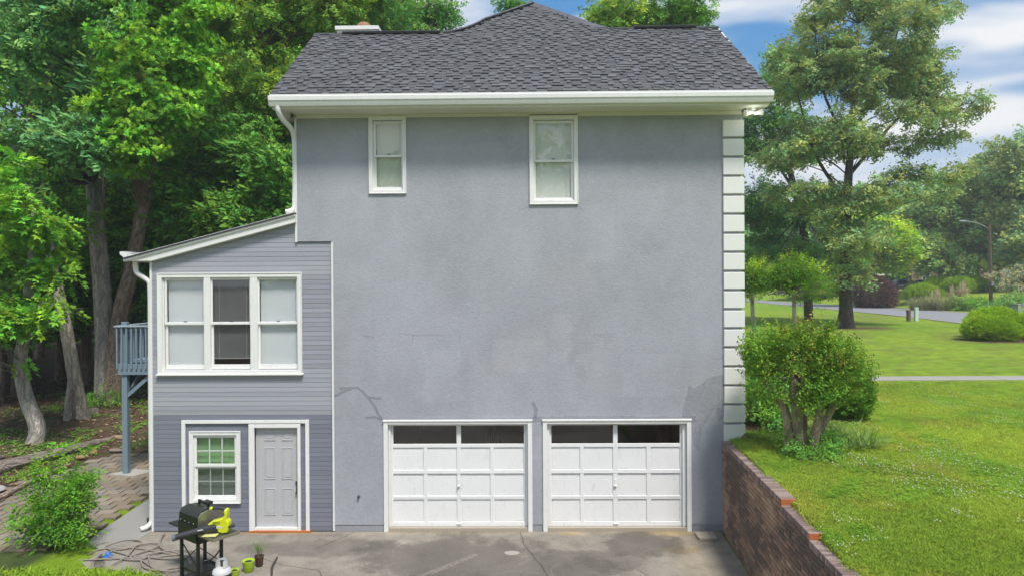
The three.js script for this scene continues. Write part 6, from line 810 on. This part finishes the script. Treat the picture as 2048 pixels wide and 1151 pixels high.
// posts by the near kerb, utility posts, street lamp
{
  const p = thing('wooden_post', 'short round topped brown wooden post by the near kerb', 'post', [31.75, 1.85, -43.6]); mesh('shaft', lathe([[0.17, 0], [0.17, 0.9], [0.16, 0.93], [0, 0.95]], 14), barkM([0.26, 0.2, 0.13]), p); mesh('cut_top', cyl(0, 0.948, 0, 0.15, 0.14, 0.02, 14), std({ color: [0.5, 0.42, 0.28] }), p);
  const u = thing('utility_pedestal', 'pale green utility pedestal beside the short wooden post', 'utility pedestal', [32.6, 1.85, -44.0]); const pg = std({ color: [0.50, 0.60, 0.54], roughness: 0.6 }); mesh('pedestal_body', bx(-0.14, 0.14, -0.05, 1.02, -0.12, 0.12, 0.02), pg, u); mesh('pedestal_cap', bx(-0.16, 0.16, 1.0, 1.12, -0.14, 0.14, 0.04), pg, u);
  copy(u, 'utility_pedestal', [51.6, H(51.6, -58.0), -57.4], 0.3, 1.1, 'pale utility pedestal beside the grey cabinet across the street'); copy(u, 'utility_pedestal', [52.9, H(52.9, -57.2), -56.6], 0.2, 1.15, 'pale utility pedestal at the right edge of the picture across the street');
  const c = thing('utility_cabinet', 'low grey utility cabinet under the shrubs at the right across the street', 'utility cabinet', [50.6, H(50.6, -58), -57.4], 0.2); mesh('cabinet_body', bx(-0.8, 0.8, 0, 0.85, -0.5, 0.5, 0.03), std({ color: [0.26, 0.28, 0.28], roughness: 0.6 }), c); mesh('cabinet_lid', bx(-0.84, 0.84, 0.852, 0.95, -0.54, 0.54, 0.03), std({ color: [0.30, 0.32, 0.32], roughness: 0.6 }), c); mesh('cabinet_door', bx(-0.36, 0.36, 0.1, 0.75, 0.501, 0.52, 0.01), std({ color: [0.22, 0.24, 0.24], roughness: 0.6 }), c);
  const l = thing('street_lamp', 'brown wooden street lamp pole with a long curved arm in front of the broad tree', 'street lamp', [50.7, 2.4, -62]);
  mesh('pole', tube([[0, -0.3, 0], [-0.05, 4.5, 0], [-0.15, 8.9, 0]], [0.19, 0.16, 0.13], 12, 4), barkM([0.20, 0.14, 0.105]), l); mesh('lamp_arm', tube([[-0.15, 8.3, 0], [-0.9, 8.75, 0], [-1.9, 9.1, 0], [-2.7, 9.2, 0]], [0.05, 0.05, 0.045, 0.04], 8, 5), M.steel, l); const hd = new THREE.SphereGeometry(0.3, 18, 12); hd.scale(1.5, 0.45, 0.7); hd.translate(-2.95, 9.18, 0); mesh('lamp_head', clean(hd), std({ color: [0.22, 0.23, 0.24], roughness: 0.5 }), l); mesh('cable_box', bx(-0.1, 0.2, 2.2, 2.7, 0.14, 0.3, 0.03), std({ color: [0.3, 0.31, 0.31] }), l);
}
// cars
function car(name, label, category, pos, turn, o) {         // local x forward; profile of the lower body and the cabin
  const t = thing(name, label, category, pos, turn), W = o.w, zb = W / 2, paint = phys({ color: o.color, roughness: 0.3, metalness: 0.3, clearcoat: 0.8, clearcoatRoughness: 0.15 }), glassD = phys({ color: [0.03, 0.035, 0.04], roughness: 0.08, clearcoat: 0.5 });
  const arch = (x, r) => { const a = []; for (let i = 0; i <= 8; i++) a.push([x + Math.cos(i / 8 * Math.PI) * r, 0.30 + Math.sin(i / 8 * Math.PI) * r * 1.05]); return a; };
  const [xa, xb] = o.axles, under = [[xb + 0.46, 0.30], ...arch(xb, 0.44).slice(1), [xa + 0.46, 0.30], ...arch(xa, 0.44).slice(1)];
  const body = ext([...o.profile, ...under.reverse().reverse()], W, [], 0.05); body.translate(0, 0, -zb); mesh('body', uvm(body), paint, t);
  const cab = ext(o.cabin, W - 0.26, [], 0.09); cab.translate(0, 0, -zb + 0.13); mesh('cabin', uvm(cab), paint, t);
  for (const s of [-1, 1]) for (const q of o.windows) { const g = ext(q, 0.02); g.translate(0, 0, s > 0 ? zb - 0.035 : -zb + 0.015); mesh('window', uvm(g), glassD, t); }
  for (const [a, b] of o.screens) { const g = bar([(a[0] + b[0]) / 2, a[1], 0], [b[0], b[1], 0], 0.03, W - 0.34), h = bar([a[0], a[1], 0], [b[0], b[1], 0], 0.03, W - 0.34); h.translate(o.push ?? 0, 0.02, 0); mesh('windscreen', h, glassD, t); }
  for (const x of [xa, xb]) for (const s of [-1, 1]) { const w = new THREE.Group(); w.name = 'wheel'; t.add(w); w.position.set(x, o.wr, s * (zb - 0.10)); const ty = new THREE.CylinderGeometry(o.wr, o.wr, 0.24, 24); ty.rotateX(Math.PI / 2); mesh('tyre', clean(ty), M.black, w); const rim = [cyl(0, 0, 0, o.wr * 0.62, o.wr * 0.62, 0.03, 20).translate(0, -0.015, 0).rotateX(Math.PI / 2)]; for (let k = 0; k < 5; k++) rim.push(bar([0, 0, 0.02], [Math.cos(k * 1.2566) * o.wr * 0.6, Math.sin(k * 1.2566) * o.wr * 0.6, 0.02], 0.07, 0.03)); const rg = merge(rim); rg.translate(0, 0, s * 0.115); mesh('rim', rg, std({ color: [0.6, 0.61, 0.62], metalness: 0.7, roughness: 0.35 }), w); }
  for (const s of [-1, 1]) { mesh('headlight', bx(o.nose - 0.12, o.nose + 0.03, o.hl, o.hl + 0.14, s * (zb - 0.28) - 0.2, s * (zb - 0.28) + 0.2, 0.03), std({ color: [0.75, 0.76, 0.78], roughness: 0.15 }), t); mesh('tail_light', bx(o.tail - 0.03, o.tail + 0.10, o.tl, o.tl + 0.28, s * (zb - 0.12) - 0.13, s * (zb - 0.12) + 0.13, 0.02), std({ color: [0.45, 0.015, 0.02], roughness: 0.2 }), t); mesh('side_mirror', bx(o.mirror, o.mirror + 0.15, 0.98, 1.12, s * (zb + 0.09) - 0.1, s * (zb + 0.09) + 0.1, 0.03), paint, t); }
  mesh('bumper', merge([bx(o.nose - 0.05, o.nose + 0.06, 0.36, 0.56, -zb + 0.06, zb - 0.06, 0.03), bx(o.tail - 0.08, o.tail + 0.05, 0.38, 0.58, -zb + 0.06, zb - 0.06, 0.03)]), o.chrome ? M.steel : M.dark, t);
  return t;
}
const pick = { w: 1.95, color: [0.022, 0.03, 0.055], axles: [-1.95, 1.75], wr: 0.40, nose: 2.85, tail: -2.9, hl: 0.78, tl: 0.78, mirror: 0.95, chrome: true, profile: [[1.31, 0.32], [-1.47, 0.32]].slice(0, 0).concat([[-2.41, 0.42], [-2.88, 0.46], [-2.9, 1.10], [-0.72, 1.10], [1.2, 1.08], [2.6, 0.98], [2.83, 0.85], [2.84, 0.42], [2.22, 0.36]]).reverse().reverse(), cabin: [[-0.72, 1.05], [-0.62, 1.62], [-0.35, 1.76], [0.45, 1.76], [1.28, 1.08]], windows: [[[-0.58, 1.14], [-0.5, 1.58], [0.02, 1.62], [0.02, 1.14]], [[0.1, 1.14], [0.1, 1.62], [0.42, 1.62], [1.02, 1.14]]], screens: [[[1.24, 1.12], [0.52, 1.70]]], push: 0.09 };
const suv = { w: 1.86, color: [0.075, 0.085, 0.115], axles: [-1.35, 1.4], wr: 0.36, nose: 2.3, tail: -2.2, hl: 0.72, tl: 0.85, mirror: 0.75, profile: [[-1.81, 0.36], [-2.18, 0.44], [-2.2, 1.0], [-1.9, 1.06], [1.1, 1.02], [2.05, 0.90], [2.28, 0.74], [2.3, 0.42], [1.87, 0.36]], cabin: [[-2.05, 1.0], [-1.85, 1.5], [-1.4, 1.66], [-0.1, 1.68], [0.35, 1.6], [1.2, 1.0]], windows: [[[-1.75, 1.08], [-1.6, 1.46], [-1.0, 1.56], [-1.0, 1.08]], [[-0.93, 1.08], [-0.93, 1.56], [-0.1, 1.58], [-0.1, 1.08]], [[-0.03, 1.08], [-0.03, 1.58], [0.28, 1.54], [0.85, 1.08]]], screens: [[[1.12, 1.06], [0.38, 1.58]], [[-2.03, 1.06], [-1.83, 1.46]]], push: 0.06 };
car('pickup_truck', 'dark blue pickup truck parked by the brick house across the street', 'pickup truck', [58.6, H(58.6, -95) + 0.02, -95], -0.1, pick);
car('parked_suv', 'dark grey car parked in front of the pickup truck across the street', 'car', [59.1, H(59.1, -91) + 0.02, -91], Math.PI - 0.15, suv);
car('garage_car', 'dark car standing inside the garage behind the left door panes', 'car', [-1.6, 0.09, -3.2], -Math.PI / 2 - 0.02, { ...suv, color: [0.03, 0.033, 0.045] });
// houses across the street
function farHouse(name, label, x, z, turn, w, d, h, brickC, siding, roofC, wins) {
  const t = thing(name, label, 'house', [x, H(x, z) - 0.1, z], turn), br = std({ color: brickC, map: T.speck, roughness: 0.95 });
  mesh('wall', merge([bx(-w / 2, w / 2, 0, h, -d, 0)]), br, t); const g = ext([[-w / 2 - 0.1, h], [w / 2 + 0.1, h], [0, h + w * 0.22]], d + 0.2); g.translate(0, 0, -d - 0.12); mesh('gable', uvm(g), std({ color: siding, map: T.wood, roughness: 0.85 }), t);
  const rf = (s) => { const q = ext([[0, h + w * 0.22 + 0.02], [s * (w / 2 + 0.5), h - 0.2], [s * (w / 2 + 0.5), h - 0.03], [0, h + w * 0.22 + 0.2]], d + 1); q.translate(0, 0, -d - 0.5); return uvm(q); }; mesh('roof', merge([rf(-1), rf(1)]), std({ color: roofC, map: T.speck, roughness: 0.95 }), t);
  mesh('rake_board', merge([bar([0, h + w * 0.22 + 0.08, 0.53], [w / 2 + 0.5, h - 0.12, 0.53], 0.06, 0.28), bar([0, h + w * 0.22 + 0.08, 0.53], [-w / 2 - 0.5, h - 0.12, 0.53], 0.06, 0.28)]), M.white, t);
  for (const [a, b, ww, wh] of wins) { const q = new THREE.Group(); q.name = 'window'; t.add(q); mesh('frame', merge([frameOf(a, a + ww, b, b + wh, 0.1, 0.002, 0.08), bx(a + ww / 2 - 0.03, a + ww / 2 + 0.03, b + 0.09, b + wh - 0.09, 0.02, 0.06), bx(a + 0.09, a + ww - 0.09, b + wh / 2 - 0.03, b + wh / 2 + 0.03, 0.021, 0.061)]), M.white, q); mesh('pane', bx(a + 0.08, a + ww - 0.08, b + 0.08, b + wh - 0.08, 0.003, 0.015), phys({ color: [0.05, 0.06, 0.07], roughness: 0.06 }), q); }
  return t;
}
const h1 = farHouse('brick_house', 'low tan brick house with white trim half hidden behind the burgundy bush', 54.6, -104, 0.18, 11, 12, 3.0, [0.34, 0.19, 0.12], [0.62, 0.60, 0.55], [0.16, 0.14, 0.13], [[2.6, 0.9, 1.3, 1.6], [-3.2, 0.9, 1.3, 1.6]]);
mesh('porch_column', bx(5.4, 5.75, 0, 3.0, 0.5, 0.85, 0.02), M.white, h1); mesh('porch_roof', bx(4.6, 7.4, 3.0, 3.3, -3, 1.4, 0.03), M.white, h1);
const h2 = farHouse('brick_house', 'pinkish brick two storey house hidden behind the broad tree at the right', 71.5, -101, -0.2, 14, 11, 6.0, [0.48, 0.30, 0.24], [0.55, 0.38, 0.32], [0.17, 0.15, 0.145], [[-5.5, 0.9, 1.2, 1.7], [-2.2, 0.9, 1.2, 1.7], [2.2, 0.9, 1.2, 1.7], [-5.5, 3.9, 1.2, 1.5], [2.2, 3.9, 1.2, 1.5]]); mesh('door', bx(-0.1, 0.9, 0.1, 2.2, 0.002, 0.05, 0.01), M.white, h2);
{ // the far line of trees that closes the street, and trees across the drive behind the camera, which the panes mirror
  const g = 'distant trees closing the view beyond the street', far = tree('distant_tree', 'tree in the distant line of woods beyond the street', 'tree', { group: g, trunk: [[40, 2, -165], [40, 8, -165], [40, 16, -165], [40, 20, -165]], radii: [0.5, 0.4, 0.3, 0.1], bark: B.dark, env: [[40, 14, -165, 7, 6, 6], [43, 7, -163, 6, 4, 5], [36, 8, -164, 5, 4.5, 5]], n: 13, k: 0.36, seed: 251, noLimbs: true, spray: SP.far, leaf: LM.oakB, f: { per: 22, hole: 0.3, size: 2.0, freq: 0.5 } });
  const r = rng(252); for (const [x, z, s] of [[28, -170, 1.1], [50, -172, 1.0], [61, -168, 1.1], [72, -160, 1.1], [84, -150, 1.2], [93, -138, 1.2], [100, -120, 1.1], [104, -104, 1.1], [55, -150, 0.75], [78, -130, 0.8], [16, -180, 1.2], [88, -112, 0.9]]) copy(far, 'distant_tree', [x, H(x, z) - 0.2, z], r() * 6.28, [s, s * (0.85 + 0.3 * r()), s]);
  for (const [x, z, s] of [[-12, 44, 0.9], [6, 50, 1.0], [22, 42, 0.8]]) copy(far, 'roadside_tree', [x, 0, z], r() * 6.28, s, 'tree standing across the drive opposite the garage doors', 'trees across the drive opposite the garage');
}
renderer.render(scene, camera);
